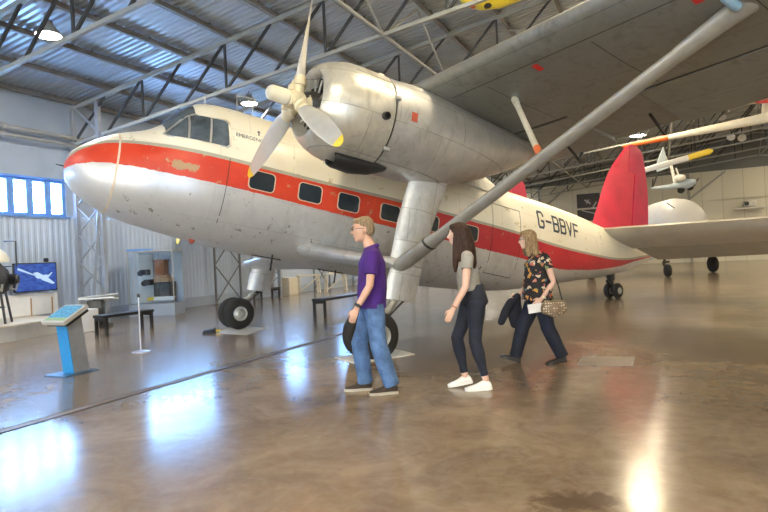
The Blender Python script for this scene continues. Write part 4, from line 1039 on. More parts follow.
# man ---------------------------------------------------------------
Pm = dict(k=1.03, head=(.012, 0, 1.648), pitch=R(4), yaw=R(6), neck=(-.055, 0, 1.475), chest=(-.065, 0, 1.24), waist=(-.055, 0, 1.05), pelvis=(-.05, 0, .90), cw=.168, cd=.125, ww=.165, wd=.128, hw=.168, hd=.125,
 shL=(-.07, .19, 1.40), elL=(-.02, .265, 1.085), wrL=(.115, .25, .875), hdL=(.38, 0, -.9), thL=(1, -.2, .3), shR=(-.06, -.19, 1.40), elR=(-.12, -.25, 1.10), wrR=(-.02, -.26, .88), hdR=(.3, 0, -.9), thR=(1, 0, .3), curlL=.3,
 hipL=(-.06, .085, .86), knL=(-.09, .10, .48), anL=(-.195, .115, .10), heL=(-.262, .115, .0), toL=(.03, .13, .0), hipR=(-.045, -.085, .86), knR=(.095, -.09, .49), anR=(.055, -.10, .10), heR=(-.012, -.10, .0), toR=(.275, -.115, .0),
 stop=.10, th=.088, kr=.06, skin=M['skin'], top=M['purple'], leg=M['jeans'], shoe=M['brownshoe'], sole=M['solew'], sleeve=.66, hem=[((-.045, 0, .92), (.19, .147)), ((-.042, 0, .855), (.198, .152))], topname='polo_shirt', tl=.016, cuff=1.06, taper=1.08, wt=.05)
man, body, Rm, hc = person('person', ground(371.5, 392), PI+R(4), 'man in purple polo shirt, blue jeans and brown shoes walking in front of the wheel', Pm)
def hair(name, m, blobs, parent, Rm, hc, k, tubes=(), voxel=.008, sm=3):
    b = MB()
    for p, r_ in blobs: b.ell(hc+Rm @ (Vector(p)*k), [q*k for q in r_], Rm, 18)
    for pts, rads in tubes: b.tube([hc+Rm @ (Vector(p)*k) for p in pts], rads, 14, ref=(0, 1, 0), dome=True)
    return organic(b, name, m, parent, voxel, sm)
hair('hair', M['hairsand'], [((-.022, 0, .05), (.098, .082, .082)), ((-.055, 0, .0), (.068, .08, .085)), ((.03, 0, .085), (.062, .062, .035))], man, Rm, hc, 1.03)
def glasses(parent, Rm, hc, k, m):
    b = MB(); g = lambda p: hc+Rm @ (Vector(p)*k)
    for s in (1, -1):
        b.tube([g((.104, s*(.033+.022*math.cos(a)), .008+.016*math.sin(a))) for a in np.linspace(0, 2*PI, 13)], .0022, 6)
        b.tube([g((.104, s*.055, .012)), g((.05, s*.078, .012)), g((-.01, s*.082, .008))], .0025, 6)
    b.tube([g((.104, .012, .01)), g((.108, 0, .012)), g((.104, -.012, .01))], .002, 6); return b.build('glasses', m, parent)
glasses(man, Rm, hc, 1.03, M['darkmetal'])
b = MB(); w_ = Vector(Pm['wrL'])-Vector((.4, 0, -.9))*.035; dd = Vector((.5, -.05, -.84)).normalized()
b.lathe(w_-dd*.013, dd, [(0, .034), (.0, .036), (.026, .036), (.026, .034)], 20); b.lathe(w_+Vector((0, .033, 0)), (0, 1, 0), [(0, 0), (0, .019), (.01, .019), (.012, 0)], 16); b.build('wristwatch', M['black'], man)
b = MB(); c0 = Vector(Pm['neck'])+Vector((-.012, 0, -.012)); b.tube([c0+Vector((.068*math.cos(a), .074*math.sin(a), .0-.022*math.cos(a))) for a in np.linspace(.25, 2*PI-.25, 20)], [(.022, .012)]*20, 8, dome=True); b.build('collar', M['purple'], man)

# young woman ---------------------------------------------------------
P1 = dict(k=.93, head=(.048, 0, 1.555), pitch=R(3), yaw=R(-14), neck=(.0, 0, 1.395), chest=(-.015, 0, 1.205), waist=(-.035, 0, 1.05), pelvis=(-.075, 0, .905), cw=.138, cd=.10, ww=.122, wd=.092, hw=.155, hd=.115,
 shL=(-.01, .155, 1.325), elL=(.035, .215, 1.035), wrL=(.165, .215, .825), hdL=(.5, .05, -.86), thL=(1, -.3, .4), shR=(-.0, -.155, 1.325), elR=(-.09, -.205, 1.04), wrR=(-.13, -.20, .80), hdR=(-.05, 0, -.99), curlL=.22,
 hipL=(-.09, .078, .85), knL=(-.06, .08, .475), anL=(-.145, .09, .10), heL=(-.20, .09, .0), toL=(.065, .105, .0), hipR=(-.06, -.078, .85), knR=(.095, -.075, .50), anR=(.03, -.08, .105), heR=(-.04, -.08, .035), toR=(.205, -.09, .0),
 th=.082, kr=.05, skin=M['skin2'], top=M['greytee'], leg=M['jeansd'], shoe=M['whiteshoe'], sole=M['whiteshoe'], sleeve=.42, hem=[((-.04, 0, 1.0), (.148, .118)), ((-.042, 0, .985), (.148, .118))], topname='t_shirt', tl=.003, cuff=.90, taper=.78, wt=.07, bx=-.02, loose=.008)
w1, body, Rm, hc = person('person', ground(470, 388), PI+R(2), 'young woman with long dark hair, grey t-shirt, dark jeans and white trainers', P1)
hair('hair', M['hairdark'], [((-.02, 0, .042), (.104, .088, .09)), ((-.05, 0, -.01), (.075, .086, .09)), ((.03, 0, .085), (.062, .066, .036))], w1, Rm, hc, .93,
 [(((-.06, 0, .02), (-.075, .02, -.10), (-.075, .04, -.22), (-.09, .05, -.34), (-.115, .05, -.42)), [(.085, .075), (.092, .09), (.10, .095), (.09, .08), (.05, .035)]),
  (((.0, .078, .03), (.005, .085, -.08), (.03, .10, -.20), (.052, .10, -.33), (.06, .10, -.40)), [(.02, .04), (.022, .05), (.026, .04), (.022, .03), (.012, .014)]),
  (((-.03, .08, .0), (-.03, .085, -.12), (-.045, .10, -.25), (-.06, .10, -.36)), [(.02, .05), (.03, .06), (.03, .06), (.02, .04)])])
b = MB(); w_ = Vector(P1['wrL'])-Vector((.5, .05, -.86))*.03; dd = Vector((.53, 0, -.85)).normalized(); b.lathe(w_, dd, [(0, .028), (0, .033), (.012, .033), (.012, .028)], 18); b.build('bracelet', M['wood'], w1)

# older woman ---------------------------------------------------------
P2 = dict(k=.92, head=(.055, 0, 1.485), pitch=R(2), yaw=R(-4), neck=(-.04, 0, 1.325), chest=(-.045, 0, 1.12), waist=(-.04, 0, .96), pelvis=(-.04, 0, .80), cw=.165, cd=.135, ww=.165, wd=.138, hw=.172, hd=.14,
 shL=(-.09, .18, 1.255), elL=(-.155, .235, .975), wrL=(-.02, .215, .79), hdL=(.75, -.1, -.6), thL=(.4, -.2, .9), pnL=(0, -1, 0), shR=(-.05, -.18, 1.255), elR=(-.03, -.24, .98), wrR=(.14, -.2, .80), hdR=(.85, .1, -.4), curlL=.5, curlR=.8,
 hipL=(-.05, .085, .76), knL=(-.115, .09, .42), anL=(-.255, .10, .105), heL=(-.315, .10, .02), toL=(-.07, .11, .0), hipR=(-.03, -.085, .76), knR=(.14, -.09, .43), anR=(.235, -.095, .105), heR=(.195, -.095, .0), toR=(.425, -.10, .075),
 th=.09, kr=.058, skin=M['skin2'], top=M['floral'], leg=M['navy'], shoe=M['blackshoe'], sole=M['blackshoe'], sleeve=.44, hem=[((-.035, 0, .85), (.198, .178)), ((-.032, 0, .755), (.205, .187))], topname='blouse', tl=.014, cuff=1.08, taper=1.05, wt=.05, loose=.02, stop=.075)
w2, body, Rm, hc = person('person', ground(538, 363), PI+R(2), 'woman with blond bob, glasses and black floral blouse, walking last of the three', P2)
hair('hair', M['hairblond'], [((-.02, 0, .044), (.106, .092, .092)), ((-.05, 0, -.03), (.08, .094, .105)), ((.03, 0, .088), (.066, .07, .036))], w2, Rm, hc, .92,
 [(((-.05, 0, 0), (-.065, .0, -.10), (-.07, 0, -.19), (-.065, 0, -.235)), [(.088, .06), (.10, .062), (.105, .055), (.08, .03)]), (((-.0, .08, .02), (.0, .088, -.08), (.015, .09, -.16), (.02, .09, -.21)), [(.02, .05), (.022, .05), (.022, .045), (.012, .02)]), (((-.0, -.08, .02), (.0, -.088, -.08), (.015, -.09, -.16), (.02, -.09, -.21)), [(.02, .05), (.022, .05), (.022, .045), (.012, .02)])])
glasses(w2, Rm, hc, .92, M['black'])
b = MB(); w_ = Vector(P2['wrL'])-Vector((.75, -.1, -.6))*.035; dd = Vector((.6, -.06, -.78)).normalized(); b.lathe(w_, dd, [(0, .027), (0, .032), (.018, .032), (.018, .027)], 18); b.build('wristwatch', M['hub'], w2)
# held / carried things (top level)
W2M = Matrix.Translation(ground(538, 363)) @ Matrix.Rotation(PI+R(2), 4, 'Z')
def carried(mb, name, m, label, cat, vox=None, sm=3):
    o = mb.build(name, m); 
    if vox: remesh(o, vox, sm)
    o.matrix_world = W2M; return tag(o, label, cat)
b = MB(); b.box((.075, .245, .685), (.17, .006, .105), Matrix.Rotation(R(6), 3, 'Y')); carried(b, 'leaflet', M['paper'], 'white leaflet held by the woman in the floral blouse', 'leaflet')
b = MB(); b.tube([(-.02, .29, .70), (-.13, .30, .665), (-.24, .29, .69)], [(.08, .04), (.10, .055), (.08, .04)], 16, ref=(0, 0, 1), dome=True); bag = carried(b, 'handbag', M['bag'], 'spotted beige handbag hanging at the hip of the woman in floral blouse', 'bag', .008)
b = MB(); b.tube([(-.06, .275, .745), (-.12, .24, .95), (-.12, .20, 1.2), (-.09, .10, 1.335), (-.06, -.05, 1.345), (.02, -.17, 1.2), (.06, -.19, 1.0), (-.1, .0, .74)][:4]+[(-.2, .26, .95), (-.24, .272, .745)], .009, 6); b.build('strap', M['black'], bag)
b = MB(); b.tube([(.16, -.19, .79), (.20, -.2, .72), (.20, -.21, .60), (.17, -.2, .45)], [(.05, .03), (.09, .055), (.10, .06), (.09, .05)], 14, ref=(1, 0, 0), dome=True)
b.tube([(.16, -.19, .8), (.26, -.16, .72), (.33, -.14, .62), (.39, -.13, .50)], [.04, .055, .055, .045], 12, dome=True)
carried(b, 'jacket', M['jacket'], 'dark jacket carried over the arm of the woman in floral blouse', 'jacket', .01)
# ================================================================ EXHIBITS ROUND THE HALL
def boxq(b, pts, h, mi=0):
    """slab standing on the ground polygon pts"""
    b.loft([[Vector((p.x, p.y, z)) for p in pts] for z in (0.0, h)], True, mi)
# floor things -------------------------------------------------------
b = MB(); boxq(b, [ground(334.5, 358), ground(357, 364.5), ground(415, 354.5), ground(393, 349)], .012); tag(b.build('floor_protection_plate', M['white'], None, False), 'flat white plate on the floor under the near main wheel', 'plate')
b = MB(); boxq(b, [ground(213, 333), ground(247, 335), ground(268, 328), ground(236, 326)], .008); tag(b.build('floor_protection_plate', M['tailskin'], None, False), 'thin drab plate on the floor under the far main wheel', 'plate')
ck = empty('wheel_chock', ground(210, 333.2), R(12), 'black wheel chock on the floor in front of the far main wheel', 'chock')
b = MB(); b.loft([[(-.14, y, 0), (.12, y, 0), (.1, y, .09), (-.12, y, .06)] for y in (-.12, .12)], True); b.build('block', M['rubber'], ck, False)
b = MB(); b.tube([(.1, 0, .04), (.2, .02, .04)], .02, 6); b.build('handle', M['yellow'], ck)
ht = empty('floor_hatch', (0, 0, 0), 0, 'rectangular metal hatch cover set in the floor at the right of the group', 'hatch')
hp = [ground(582, 356.5), ground(635, 357), ground(633, 366), ground(577, 365)]; ht.location = sum(hp, Vector())/4
b = MB(); boxq(b, [p-ht.location for p in hp], .004); b.build('frame', M['purlin'], ht, False)
cc = Vector((0, 0, 0)); b = MB(); boxq(b, [(p-ht.location)*.93 for p in hp], .006); b.build('cover', M['chan'], ht, False)
ra, rb = ground(0, 432), ground(340, 334.5); d = (rb-ra).normalized(); nrm = Vector((-d.y, d.x, 0)); ra -= d*3; rb += d*.2
ch_ = empty('floor_channel', (ra+rb)/2, 0, 'narrow cable channel cover running across the floor past the kiosk', 'channel')
o_ = ch_.location
b = MB(); boxq(b, [ra-nrm*.05-o_, rb-nrm*.05-o_, rb+nrm*.05-o_, ra+nrm*.05-o_], .004); b.build('cover_strip', M['chan'], ch_, False)
for s in (-1, 1):
    b = MB(); boxq(b, [ra+nrm*(s*.055-.008)-o_, rb+nrm*(s*.055-.008)-o_, rb+nrm*(s*.055+.008)-o_, ra+nrm*(s*.055+.008)-o_], .006); b.build('edge_strip', M['darkmetal'], ch_, False)

# information kiosk ----------------------------------------------------
kl = ground(72, 373); ki = empty('information_kiosk', kl, R(246), 'blue and silver information kiosk with a tilted screen, on the left of the floor', 'kiosk')
b = MB(); b.box((.0, 0, .006), (.5, .42, .012)); b.build('base_plate', M['kioskbase'], ki, False)
b = MB(); b.loft([[(-.06+x, y, z) for x, y in ((-.13, -.10), (.10, -.10), (.10, .10), (-.13, .10))] for z in (.012,)]+[[(.02+x, y, .70+(.06 if x < 0 else 0)) for x, y in ((-.12, -.10), (.10, -.10), (.10, .10), (-.12, .10))]], True); b.build('column', M['steelk'], ki, False)
b = MB(); b.loft([[(x, y, z) for y in (-.101, .101)][:2]+[(x-.012, y, z) for y in (.101, -.101)] for x, z in ((.052, .013), (.132, .70))], True); b.build('front_panel', M['blue_panel'], ki, False)
tl_ = Matrix.Rotation(R(28), 3, 'Y')
b = MB(); b.box(Vector((.06, 0, .79)), (.42, .44, .06), tl_, bev=.012); sc_ = b.build('screen_housing', M['tailskin'], ki, False)
b = MB(); b.box(Vector((.06, 0, .79))+tl_ @ Vector((0.0, 0, .032)), (.35, .37, .004), tl_); b.build('screen', M['kscreen'], sc_, False)
b = MB(); b.box(Vector((.03, 0, .755))+tl_ @ Vector((0, 0, -.0)), (.36, .40, .05), tl_); b.build('screen_back', M['black'], sc_, False)

# benches --------------------------------------------------------------
def bench(pa, pb, w, h, label):
    a, c = ground(*pa), ground(*pb); L = (c-a).length; r = empty('bench', (a+c)/2, math.atan2(c.y-a.y, c.x-a.x), label, 'bench')
    b = MB(); b.box((0, 0, h-.03), (L+.12, w, .06), bev=.008); b.build('seat', M['black'], r, False)
    for x in (-L/2, L/2):
        for y in (-w/2+.03, w/2-.03):
            b = MB(); b.box((x, y, (h-.06)/2), (.055, .055, h-.06)); b.build('leg', M['black'], r, False)
    for x in (-L/2, L/2):
        b = MB(); b.box((x, 0, h-.09), (.05, w-.06, .06)); b.build('cross_rail', M['black'], r, False)
bench((102, 336), (147, 328.5), .36, .43, 'black bench in front of the glass showcase on the left')
bench((320, 316.5), (367, 307), .36, .43, 'black bench under the aircraft belly, just left of the man in purple')
bench((258, 302), (276, 298.5), .34, .43, 'small black bench far behind the far main wheel, beside the cream cabinet')
# barrier post -----------------------------------------------------------
def post(px, label):
    r = empty('barrier_post', ground(*px), 0, label, 'barrier post')
    b = MB(); b.lathe((0, 0, 0), (0, 0, 1), [(0, 0), (0, .14), (.012, .14), (.02, .12), (.028, .03), (.03, 0)], 28); b.build('base', M['steel'], r)
    b = MB(); b.tube([(0, 0, .025), (0, 0, .9)], .0115, 12); b.build('pole', M['postpaint'], r)
    b = MB(); b.lathe((0, 0, .89), (0, 0, 1), [(0, 0), (0, .022), (.05, .022), (.06, .01), (.062, 0)], 14); b.build('cap', M['darkmetal'], r)
post((141, 352), 'slim steel barrier post with round base, right of the kiosk')

# showcase ----------------------------------------------------------------
sl = ground(153, 316); sl.z = 0; sl += Vector((0, .35, 0)); sh = empty('glass_showcase', sl, R(-4), 'tall glass showcase with blue top trim beside the lattice column', 'showcase')
b = MB(); b.box((0, 0, .17), (1.34, .7, .34)); b.build('plinth', M['cladding2'], sh, False)
b = MB(); b.box((0, .34, 1.07), (1.3, .02, 1.46)); b.build('back_panel', M['cladding'], sh, False)
b = MB(); b.box((-.42, .24, 1.05), (.44, .03, 1.4)); b.build('white_panel', M['white'], sh, False)
for x in (-.655, .655):
    for y in (-.335, .335): b = MB(); b.box((x, y, 1.08), (.02, .02, 1.5)); b.build('corner_post', M['alloy'], sh, False)
b = MB(); b.box((0, 0, 1.84), (1.34, .7, .03)); b.build('top', M['alloy'], sh, False)
b = MB(); b.box((-.4, -.1, 1.885), (.54, .5, .07)); b.build('blue_trim', M['blue_panel2'], sh, False)
b = MB(); b.box((0, -.34, 1.09), (1.3, .008, 1.46)); b.box((.655, 0, 1.09), (.008, .66, 1.46)); b.build('glass_pane', M['glass'], sh, False)
SM = Matrix.Translation(sl) @ Matrix.Rotation(R(-4), 4, 'Z')
def put(o, p, rz=0): o.matrix_world = SM @ Matrix.Translation(p) @ Matrix.Rotation(rz, 4, 'Z')
for i, (z, x) in enumerate(((1.24, -.34), (.95, -.24))):
    r = empty('aerial_camera', label=('upper' if i == 0 else 'lower')+' of the two dark cameras on the white panel in the showcase', cat='camera', group='cameras in the showcase')
    put(r, (x, .03, z), R(-10))
    b = MB(); b.box((0, 0, 0), (.22, .2, .16), bev=.02); b.build('body', M['black'], r, False)
    b = MB(); b.lathe((.0, -.1, .0), (0, -1, -.2), [(0, .08), (.1, .085), (.16, .07), (.15, .0)], 18); b.build('lens', M['darkmetal'], r)
    b = MB(); b.tube([(0, .05, -.0), (0, .24, .05)], .025, 8); b.build('bracket', M['alloy'], r)
cb = empty('wooden_cabinet', label='small brown wooden cabinet standing inside the glass showcase', cat='cabinet'); put(cb, (.20, .06, .34))
b = MB(); b.box((0.02, 0, .30), (.5, .4, .6), bev=.02); b.build('stand', M['darkmetal'], cb, False)
b = MB(); b.box((0, 0, .66), (.46, .36, .12), bev=.02); b.box((-.03, 0, .76), (.38, .3, .08), bev=.02); b.build('pedestal', M['woodl'], cb, False)
b = MB(); b.box((-.06, 0, 1.0), (.30, .28, .40), bev=.015); bx_ = b.build('case', M['wood'], cb, False)
b = MB(); b.box((-.06, 0, 1.22), (.34, .32, .04)); b.box((-.06, -.145, 1.0), (.2, .012, .3)); b.build('door', M['wood'], cb, False)
lb = empty('label_board', label='tilted white label board at the front of the glass showcase', cat='board'); put(lb, (.24, -.25, .34))
b = MB(); b.box((0, 0, .13), (.78, .16, .03), Matrix.Rotation(R(40), 3, 'X')); b.build('board', M['white'], lb, False)
b = MB(); b.box((-.3, -.02, .135), (.18, .13, .03), Matrix.Rotation(R(40), 3, 'X')); b.build('yellow_square', M['yellow'], lb, False)
b = MB(); b.box((0, .03, .06), (.6, .03, .1)); b.build('prop_foot', M['alloy'], lb, False)
md = empty('model_wing', label='thin pale model wing hung near the top of the showcase', cat='model'); put(md, (.1, 0, 1.62))
b = MB(); b.loft([[(x, .06*math.cos(a), .05*x+.012*math.sin(a)) for a in np.linspace(0, 2*PI, 12, endpoint=False)] for x in (-.3, .3)], True); b.build('wing', M['white'], md)
b = MB(); b.tube([(0, -.15, .0), (0, .2, .0)], .03, 8, dome=True); b.build('body', M['white'], md)
b = MB(); b.tube([(0, 0, .02), (0, 0, .21)], .004, 5); b.build('hanging_wire', M['darkmetal'], md)

# grey workbench and white block left of the showcase
wbl = ground(97, 327); r = empty('machine_stand', wbl, R(10), 'grey metal machine stand with pipes between kiosk and lattice column', 'stand')
b = MB(); b.box((0, 0, .03), (.6, .5, .06)); b.box((0, .0, .35), (.34, .3, .6), bev=.03); b.build('machine_body', M['darkmetal'], r)
b = MB(); b.tube([(-.35, -.1, .0), (-.35, -.1, .72), (.55, -.1, .78)], .025, 8); b.tube([(-.25, .1, .0), (-.25, .1, .62), (.5, .1, .66)], .025, 8); b.build('pipe', M['alloy'], r)
b = MB(); b.box((.05, 0, .70), (.8, .3, .03)); b.build('top', M['alloy'], r)
o_ = ground(84, 331.5); b = MB(); b.box((0, 0, .25), (.5, .4, .5), bev=.01); o = b.build('display_block', M['white'], None, False); o.location = o_; o.rotation_euler = (0, 0, R(-26)); tag(o, 'low white display block on the floor behind the kiosk', 'block')

# display platform, TV, info panel and engine on the far left
pl = empty('display_platform', rm(1.15, 6.6), -RA, 'low beige display platform along the left wall under the screen', 'platform')
b = MB(); b.loft([[(x, y, z) for x, y in ((-1.05, -3), (1.1, -3), (1.1, .55), (.55, 2.1), (-1.05, 2.1))] for z in (0, .30)], True); b.build('skirt', M['tailskin'], pl, False)
b = MB(); b.loft([[(x, y, z) for x, y in ((-1.07, -3.02), (1.13, -3.02), (1.13, .57), (.57, 2.13), (-1.07, 2.13))] for z in (.30, .335)], True); b.build('deck', M['cream2'], pl, False)
ip = empty('information_board', rm(.35, 8.35), -RA, 'white information panel with a blank face below the wall screen', 'panel')
b = MB(); b.box((0, 0, .61), (.06, 2.0, .52)); b.build('board', M['white'], ip, False)
b = MB(); b.box((.035, .32, .55), (.01, .03, .42)); b.box((.035, .85, .55), (.01, .03, .42)); b.build('divider', M['woodl'], ip, False)
b = MB(); b.box((0, -.8, .343), (.1, .06, .01)); b.build('foot', M['alloy'], ip, False)
tv = empty('television', rm(.42, 8.78, 1.27), -RA, 'flat television on the left wall showing a blue picture of an aircraft', 'television')
b = MB(); b.box((0, 0, 0), (.06, 1.06, .70), bev=.01); b.build('bezel', M['black'], tv, False)
b = MB(); b.box((.031, 0, 0), (.006, 1.01, .65)); scn = b.build('screen', M['tvblue'], tv, False)
b = MB()
X_ = .036
def tvp(y, z): return (X_, y*.78, z*.86)
b.add([tvp(-.10, .12), tvp(.05, .14), tvp(.42, -.06), tvp(.60, -.20), tvp(.52, -.22), tvp(.2, -.10)], [tuple(range(6))])
b.add([tvp(-.05, .02), tvp(.35, .06), tvp(.42, .00), tvp(.05, -.05)], [(0, 1, 2, 3)]); b.add([tvp(-.55, .28), tvp(.0, .05), tvp(.02, .02), tvp(-.58, .22)], [(0, 1, 2, 3)])
b.add([tvp(.30, -.02), tvp(.5, .12), tvp(.54, .12), tvp(.38, -.04)], [(0, 1, 2, 3)])
b.build('picture', M['tvwhite'], scn, False)
b = MB(); b.box((-.02, .3, .41), (.08, .1, .1), bev=.02); b.build('camera', M['black'], tv, False)
b = MB(); b.box((-.2, 0, 0), (.36, .3, .3)); b.build('wall_bracket', M['darkmetal'], tv, False)
en = empty('sectioned_engine', rm(1.45, 7.16, .337), R(20), 'dark aero engine on a stand with a pale domed top, at the left edge', 'engine')
b = MB()
for x in (-.3, .3):
    for y in (-.25, .25): b.tube([(x, y, 0), (x*.7, y*.7, .75)], .025, 8)
b.tube([(-.3, -.25, .35), (.3, -.25, .35)], .02, 6); b.build('stand', M['darkmetal'], en)
b = MB(); b.lathe((0, 0, .62), (0, 0, 1), [(0, .0), (0, .26), (.1, .34), (.3, .36), (.5, .33), (.62, .22), (.7, .15), (.7, 0)], 24); cr_ = b.build('crankcase', M['darkmetal'], en)
for k in range(7):
    a = 2*PI*k/7; dr = Vector((math.cos(a), math.sin(a), 0)); b = MB(); b.lathe(Vector((0, 0, .92))+dr*.3, dr, [(0, .1)]+[(i*.022+.011*j, .10 if j else .12) for i in range(9) for j in (0, 1)]+[(.22, .09), (.24, 0)], 14); b.build('cylinder', M['darkmetal'], cr_)
    b = MB(); b.tube([Vector((0, 0, .75))+dr*.3, Vector((0, 0, .70))+dr*.46, Vector((0, 0, .86))+dr*.5], .025, 8); b.build('intake_pipe', M['alloy'], cr_)
b = MB(); b.lathe((0, 0, 1.3), (0, 0, 1), [(0, .15), (0, .36), (.08, .35), (.2, .29), (.3, .17), (.35, .05), (.355, 0)], 28); b.build('dome', M['cream'], en)
b = MB(); b.tube([(.1, .3, 1.2), (.42, .3, 1.2), (.42, .3, 1.75), (.2, .3, 1.75)], .018, 6); b.build('support_arm', M['black'], en)
# small wall exhibits seen under the fuselage
def cab(px, w, d, h, label, m, name='cabinet'):
    r = empty(name, ground(*px), -RA+R(90), label, 'cabinet'); b = MB(); b.box((0, 0, h/2), (w, d, h), bev=.01); b.build('body', m, r, False)
    b = MB(); b.box((0, -d/2-.005, h/2), (w*.9, .012, h*.86)); b.build('front_panel', m, r, False)
cab((289, 295.5), .62, .5, .72, 'cream cabinet standing far behind the far main wheel', M['cream2'])
def trestle(px, label):
    r = empty('trestle', ground(*px), R(20), label, 'trestle')
    b = MB(); b.box((0, 0, .74), (.9, .5, .05)); b.build('top', M['cream2'], r, False)
    for x in (-.4, .4):
        for y in (-.2, .2): b = MB(); b.bar((x*1.1, y, 0), (x, y, .72), .05); b.build('leg', M['cream2'], r, False)
    b = MB(); b.bar((-.4, -.2, .1), (.38, -.2, .68), .04); b.build('brace', M['cream2'], r, False)
trestle((309, 293), 'pale trestle under the belly, the one beside the cream cabinet')
trestle((336, 291), 'pale trestle under the belly, the farther right one with a white box on it')
o_ = ground(336, 291)+Vector((0, 0, .765)); b = MB(); b.box((0, 0, .14), (.5, .36, .28), bev=.01); o = b.build('white_box', M['white'], None, False); o.location = o_; tag(o, 'white box sitting on the farther pale trestle', 'box')

# ================================================================ RIGHT BACKGROUND
# parked aircraft with a rounded white nose behind the tailplane
pc_ = ground(668, 277); pk = empty('parked_aircraft', pc_, R(0), 'white round nosed aircraft parked behind the red tail', 'aircraft')
sc2 = 570/pc_.y
b = MB(); cx = (681-668)/sc2; rr_ = 1.28
prof = [(-.0, .02), (.05, .42), (.2, .75), (.5, .98), (.9, 1.14), (1.4, 1.2), (3.0, 1.2), (5.0, 1.1), (7.5, .5), (8.2, .1)]
b.loft([[Vector((cx+r_*1.0*math.cos(2*PI*k/36)+y*.15, -.8+y, 2.05+r_*.98*math.sin(2*PI*k/36))) for k in range(36)] for y, r_ in prof], True); bd = b.build('fuselage', M['whiteac'], pk, angle=60)
b = MB(); b.tube([(cx-.62, -.35, 3.0), (cx+.25, -.72, 2.2), (cx+.3, -.7, 1.9)], .02, 6); b.build('nose_seam', M['darkmetal'], bd)
b = MB(); b.loft([[(x, 1.5+y, z) for y, z in ((-.9, .82), (-.3, .95), (.9, .88), (-.3, .80))] for x in (-3.0, 4.2)], True); b.build('wing', M['tailskin'], pk, angle=60)
b = MB(); b.tube([(.0, .0, .26), (-.12, .05, .5), (-.02, .1, .95)], .05, 8); b.tube([(-.2, 0, .6), (.1, .05, .62)], .04, 6); b.build('nose_leg', M['darkmetal'], pk)
b = MB(); b.lathe((-.09, 0, .26), (1, 0, 0), [(0, .0), (0, .18), (.03, .25), (.09, .265), (.15, .25), (.18, .18), (.18, 0)], 24); b.build('nose_wheel', M['rubber'], pk)
for x in (3.0, -2.4):
    b = MB(); b.lathe((x-.12, 2.0, .36), (1, 0, 0), [(0, .0), (0, .26), (.04, .34), (.12, .36), (.2, .34), (.24, .26), (.24, 0)], 24); w = b.build('main_wheel', M['rubber'], pk)
    b = MB(); b.tube([(x, 2.0, .36), (x, 1.9, .9)], .06, 8); b.build('main_leg', M['darkmetal'], pk)
# floor plate under nose wheel, poster, wall unit
ps = empty('poster', rm(9.5, T1-.05, 4.30), -RA, 'dark poster with a pale aircraft on the rear wall, left of the red fin', 'poster')
b = MB(); b.box((0, -.02, 0), (1.6, .04, 2.0)); b.build('board', M['posterdark'], ps, False)
b = MB(); b.bar((-.25, -.045, .55), (.15, -.045, .25), .012, .12); b.bar((-.15, -.045, .28), (.05, -.045, .56), .012, .08); b.bar((-.5, -.045, -.2), (.6, -.045, -.55), .012, .08); b.bar((.25, -.045, -.1), (.55, -.045, .35), .012, .1); b.build('picture', M['posterpale'], ps, False)
pj = empty('wall_projector', at(752, 202, 36.0), R(0), 'small projector on a bracket high on the rear wall at the right', 'projector')
pj.location = rm(19.45, T1-.5, 3.45)
pj.rotation_euler = (0, 0, -RA)
b = MB(); b.box((0, 0, .25), (.7, .5, .4), bev=.04); b.build('body', M['alloy'], pj); b = MB(); b.lathe((-.2, -.25, .25), (0, -1, 0), [(0, .14), (.08, .14), (.08, 0)], 14); b.build('lens', M['black'], pj); b = MB(); b.box((0, .1, -.02), (1.6, .8, .06)); b.build('shelf', M['white'], pj, False); 
# hanging gyro glider
Y_ = 26.0; g0 = at(686, 181, Y_); s_ = Y_/570
gy = empty('gyro_glider', g0, 0, 'small pale blue gyro glider hung from the roof beside the red fin', 'aircraft')
def G(x, y, dy=0): return at(x, y, Y_+dy)-g0
b = MB(); b.tube([G(652, 188), G(668, 187), G(690, 184)], [.05, .12, .16], 12, dome=True); b.tube([G(676, 186), G(686, 184), G(693, 182)], [.1, .24, .14], 14, dome=True); b.build('fuselage', M['paleblue'], gy)
b = MB(); b.loft([[p+Vector((0, dy, 0)) for p in (G(663, 147), G(656, 166), G(657, 172), G(668.5, 168))] for dy in (-.04, .04)], True); b.build('fin', M['paleblue'], gy, False)
b = MB(); b.bar(G(659, 170), G(652, 189), .05); b.bar(G(652, 189), G(653, 179), .05); b.build('tail_strut', M['darkmetal'], gy)
b = MB(); b.tube([G(671, 165), G(676, 186)], .07, 8); b.tube([G(676, 168), G(680, 180)], .04, 8); b.tube([G(663, 150), G(678, 186)], .03, 6); b.build('mast', M['white'], gy)
b = MB(); b.ell(G(680, 178, -.2), (.26, .2, .16)); b.build('seat', M['white'], gy)
for q in ((690, 187), (681, 190)):
    b = MB(); c = G(*q); b.lathe(c+Vector((0, -.05, 0)), (0, 1, 0), [(0, 0), (0, .12), (.02, .16), (.08, .16), (.1, .12), (.1, 0)], 16); b.build('wheel', M['rubber'], gy)
    b = MB(); b.tube([c, G(684, 181)], .03, 6); b.build('wheel_leg', M['alloy'], gy)
b = MB(); b.tube([G(690, 186), G(699, 178), G(694, 186)], .03, 6); b.build('rudder_bar', M['darkmetal'], gy)
b = MB(); b.tube([G(676, 168), Vector((G(676, 168).x, G(676, 168).y, roofz(13)-g0.z-.5))], .008, 5); b.build('hanging_wire', M['darkmetal'], gy)
